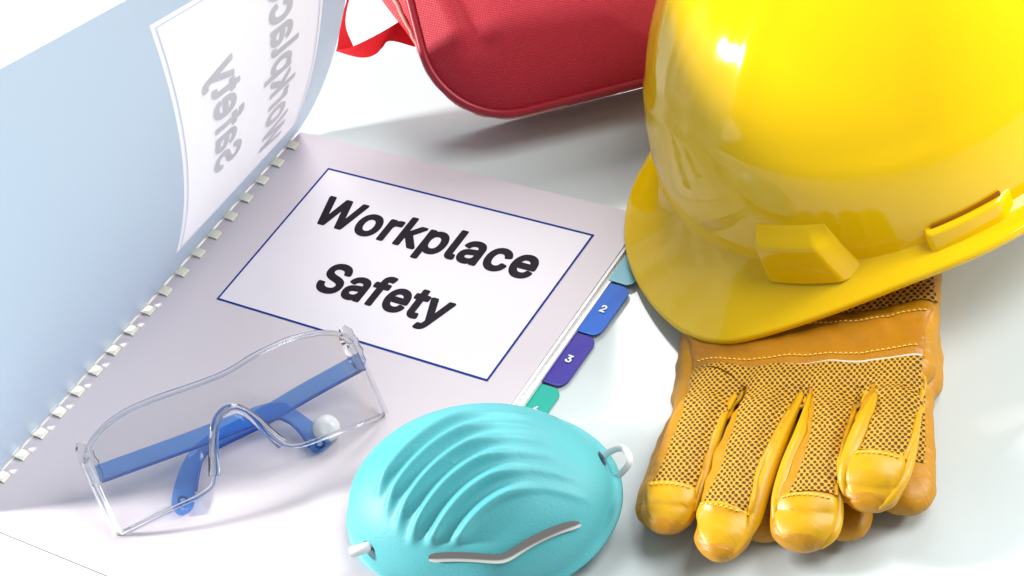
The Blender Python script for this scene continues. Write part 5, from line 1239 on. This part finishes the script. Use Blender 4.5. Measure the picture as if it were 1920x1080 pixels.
# moulded hinge blocks at the lens corners
for sg in (-1, 1):
    hs = np.linspace(0.0235, 0.0445, 9)
    P = [lens_pt(sg * 0.0662, h, -0.0022 + 0.0007 * (i % 2)) for i, h in enumerate(hs)]
    hb = tube('hinge_block', P, [0.0020, 0.0036, 0.0040, 0.0043, 0.0043, 0.0042, 0.0039, 0.0033, 0.0018], M['clear_rim'], gl, seg=7, flat=0.0026, upref=tuple(EN))
    hb.data.set_sharp_from_angle(angle=math.radians(20))
bc = Vector(MORE['bead'])
bm = bmesh.new()
bmesh.ops.create_uvsphere(bm, u_segments=28, v_segments=16, radius=0.0064)
for v in bm.verts:
    q = v.co.copy()
    # shallow dimple facing the lens
    d = q.normalized().dot(Vector(EN))
    if d > 0.94:
        q *= 0.90
    v.co = q + bc
me = bpy.data.meshes.new('white_ball')
bm.to_mesh(me)
bm.free()
link('white_ball', me, M['bead'], gl)  # plain glossy white ball behind the lens

# ---------------------------------------------------------------- red pouch
bag = thing('red_bag', 'red woven nylon bag with dark piping standing behind the booklet', 'bag')
BO = np.array(MORE['bagO'])
tau = math.radians(40)
be = np.array([0.79, 0.613, 0.0])
be /= np.linalg.norm(be)
bgv = np.array([-be[1], be[0], 0.0])
bf = math.cos(tau) * np.array([0, 0, 1.0]) + math.sin(tau) * bgv
bn = -math.cos(tau) * bgv + math.sin(tau) * np.array([0, 0, 1.0])
BW, BHt, BR_, BR2 = 0.131, 0.118, 0.043, 0.014


def bag_edge(y):
    r = BR_
    lo = r - math.sqrt(max(0.0, r * r - (r - y) ** 2)) if y < r else 0.0
    if y > BHt - 0.03:
        q = 0.03
        lo = q - math.sqrt(max(0.0, q * q - (y - BHt + q) ** 2))
    return lo


def bag_bulge(x, y):
    """how far the stuffed front stands out"""
    lo = bag_edge(y)
    d = min(x - lo, BW - x, y * 1.0, BHt - y)
    # distance to the rounded corner
    if x < BR_ and y < BR_:
        d = min(d, BR_ - math.hypot(BR_ - x, BR_ - y))
    b = 0.013 * (1 - math.exp(-max(d, 0) / 0.016))
    # folds running down from the shoulder into the corner
    for (x0, y0, x1, y1, w, a) in ((0.008, 0.10, 0.019, 0.047, 0.006, 0.0028), (0.024, 0.088, 0.030, 0.040, 0.008, -0.0024), (0.045, 0.110, 0.055, 0.080, 0.012, 0.0012)):
        v = np.array([x1 - x0, y1 - y0])
        t = np.clip(((x - x0) * v[0] + (y - y0) * v[1]) / (v @ v), 0, 1)
        q = math.hypot(x - x0 - v[0] * t, y - y0 - v[1] * t)
        b += a * math.exp(-(q / w) ** 2) * (1 - math.exp(-max(d, 0) / 0.006))
    return b


nyb, nxb = 70, 70
P = np.zeros((nyb, nxb, 3))
UV = np.zeros((nyb, nxb, 2))
yl = np.linspace(0.0002, BHt - 0.0002, nyb)
for i, y in enumerate(yl):
    lo = bag_edge(y)
    for j, u in enumerate(np.linspace(0, 1, nxb)):
        hi_ = BW - (BR2 - math.sqrt(max(0.0, BR2 ** 2 - (BR2 - y) ** 2)) if y < BR2 else (lo if y > BHt - 0.03 else 0.0))
        x = lo + (hi_ - lo) * u
        P[i, j] = BO + be * x + bf * y + bn * bag_bulge(x, y)
        UV[i, j] = (x, y)
fp = mesh('front_panel', P.reshape(-1, 3), grid_faces(nyb, nxb), M['red_nylon'], bag)
set_uv(fp.data, UV.reshape(-1, 2))
# outline loop: left side down, corner, bottom, right side, top
loop = []
for y in np.linspace(BHt - 0.03, BR_, 14):
    loop.append((0.0, y))
for a in np.linspace(math.pi, 1.5 * math.pi, 18)[1:]:
    loop.append((BR_ + BR_ * math.cos(a), BR_ + BR_ * math.sin(a)))
for x in np.linspace(BR_, BW - BR2, 8)[1:]:
    loop.append((x, 0.0))
for a in np.linspace(1.5 * math.pi, 2 * math.pi, 18)[1:]:
    loop.append((BW - BR2 + BR2 * math.cos(a), BR2 + BR2 * math.sin(a)))
for y in np.linspace(BR2, BHt - 0.03, 14)[1:]:
    loop.append((BW, y))
q = 0.03
for a in np.linspace(0, 0.5 * math.pi, 10)[1:]:
    loop.append((BW - q + q * math.cos(a), BHt - q + q * math.sin(a)))
for x in np.linspace(BW - q, q, 8)[1:]:
    loop.append((x, BHt))
for a in np.linspace(0.5 * math.pi, math.pi, 10)[1:-1]:
    loop.append((q + q * math.cos(a), BHt - q + q * math.sin(a)))
loop = np.array(loop)
nL = len(loop)
tn = np.roll(loop, -1, 0) - np.roll(loop, 1, 0)
on = np.stack([tn[:, 1], -tn[:, 0]], 1)
on /= np.linalg.norm(on, axis=1, keepdims=True)
cc = np.array([BW / 2, BHt / 2])
on *= np.sign(((loop - cc) * on).sum(1))[:, None]
w3 = lambda q2, d: BO + be * q2[0] + bf * q2[1] - bn * d
pip = np.array([w3(loop[i] + on[i] * 0.0004, 0.0) for i in range(nL)])
pip = np.vstack([pip, pip[:1]])
V, F = tube_geo(pip, 0.0023, 10, upref=tuple(bn), caps=False)
mesh('piping', V, F, M['red_piping'], bag)
DEP = 0.036
G_ = []
GU = []
sl2 = np.concatenate([[0], np.cumsum(np.linalg.norm(np.diff(loop, axis=0), axis=1))])
ds_ = np.linspace(0.0, 1.0, 14)
for t in ds_:
    row = []
    for i in range(nL):
        k = 0.003 + 0.017 * float(smooth01((loop[i][1] - 0.035) / 0.055)) if loop[i][0] < 0.05 else 0.003
        row.append(w3(loop[i] + on[i] * k * math.sin(math.pi * min(1, t * 0.94 + 0.02)), DEP * t))
        GU.append((sl2[i], t * DEP * 1.6))
    G_.append(row)
G_ = np.array(G_)
go = mesh('gusset', G_.reshape(-1, 3), grid_faces(len(ds_), nL, close_c=True), M['red_gusset'], bag)
set_uv(go.data, np.array(GU))
mesh('back_panel', G_[-1], [tuple(range(nL))], M['red_gusset'], bag, smooth=False)
cord = np.array([G_[2, i] + (G_[2, i] - w3(cc, DEP * 0.15)) / np.linalg.norm(G_[2, i] - w3(cc, DEP * 0.15)) * 0.0006 for i in range(0, 33)])
cord += (rng.normal(0, 0.00022, cord.shape))
tube('gusset_cord', catmull(cord, 90), 0.0012, M['pink_cord'], bag, seg=7)
# webbing loop
for key in ('sA', 'sB'):
    A, B = MORE[key]
    A = catmull(A, 26)
    B = catmull(B, 26)
    t = np.linspace(0, 1, 6)[None, :, None]
    P = A[:, None, :] * (1 - t) + B[:, None, :] * t
    bow = np.sin(np.linspace(0, math.pi, 26))[:, None, None] * bn * (0.004 if key == 'sB' else 0.002)
    shell('webbing_strap', P + bow, 0.0011, M['red_strap'], bag)
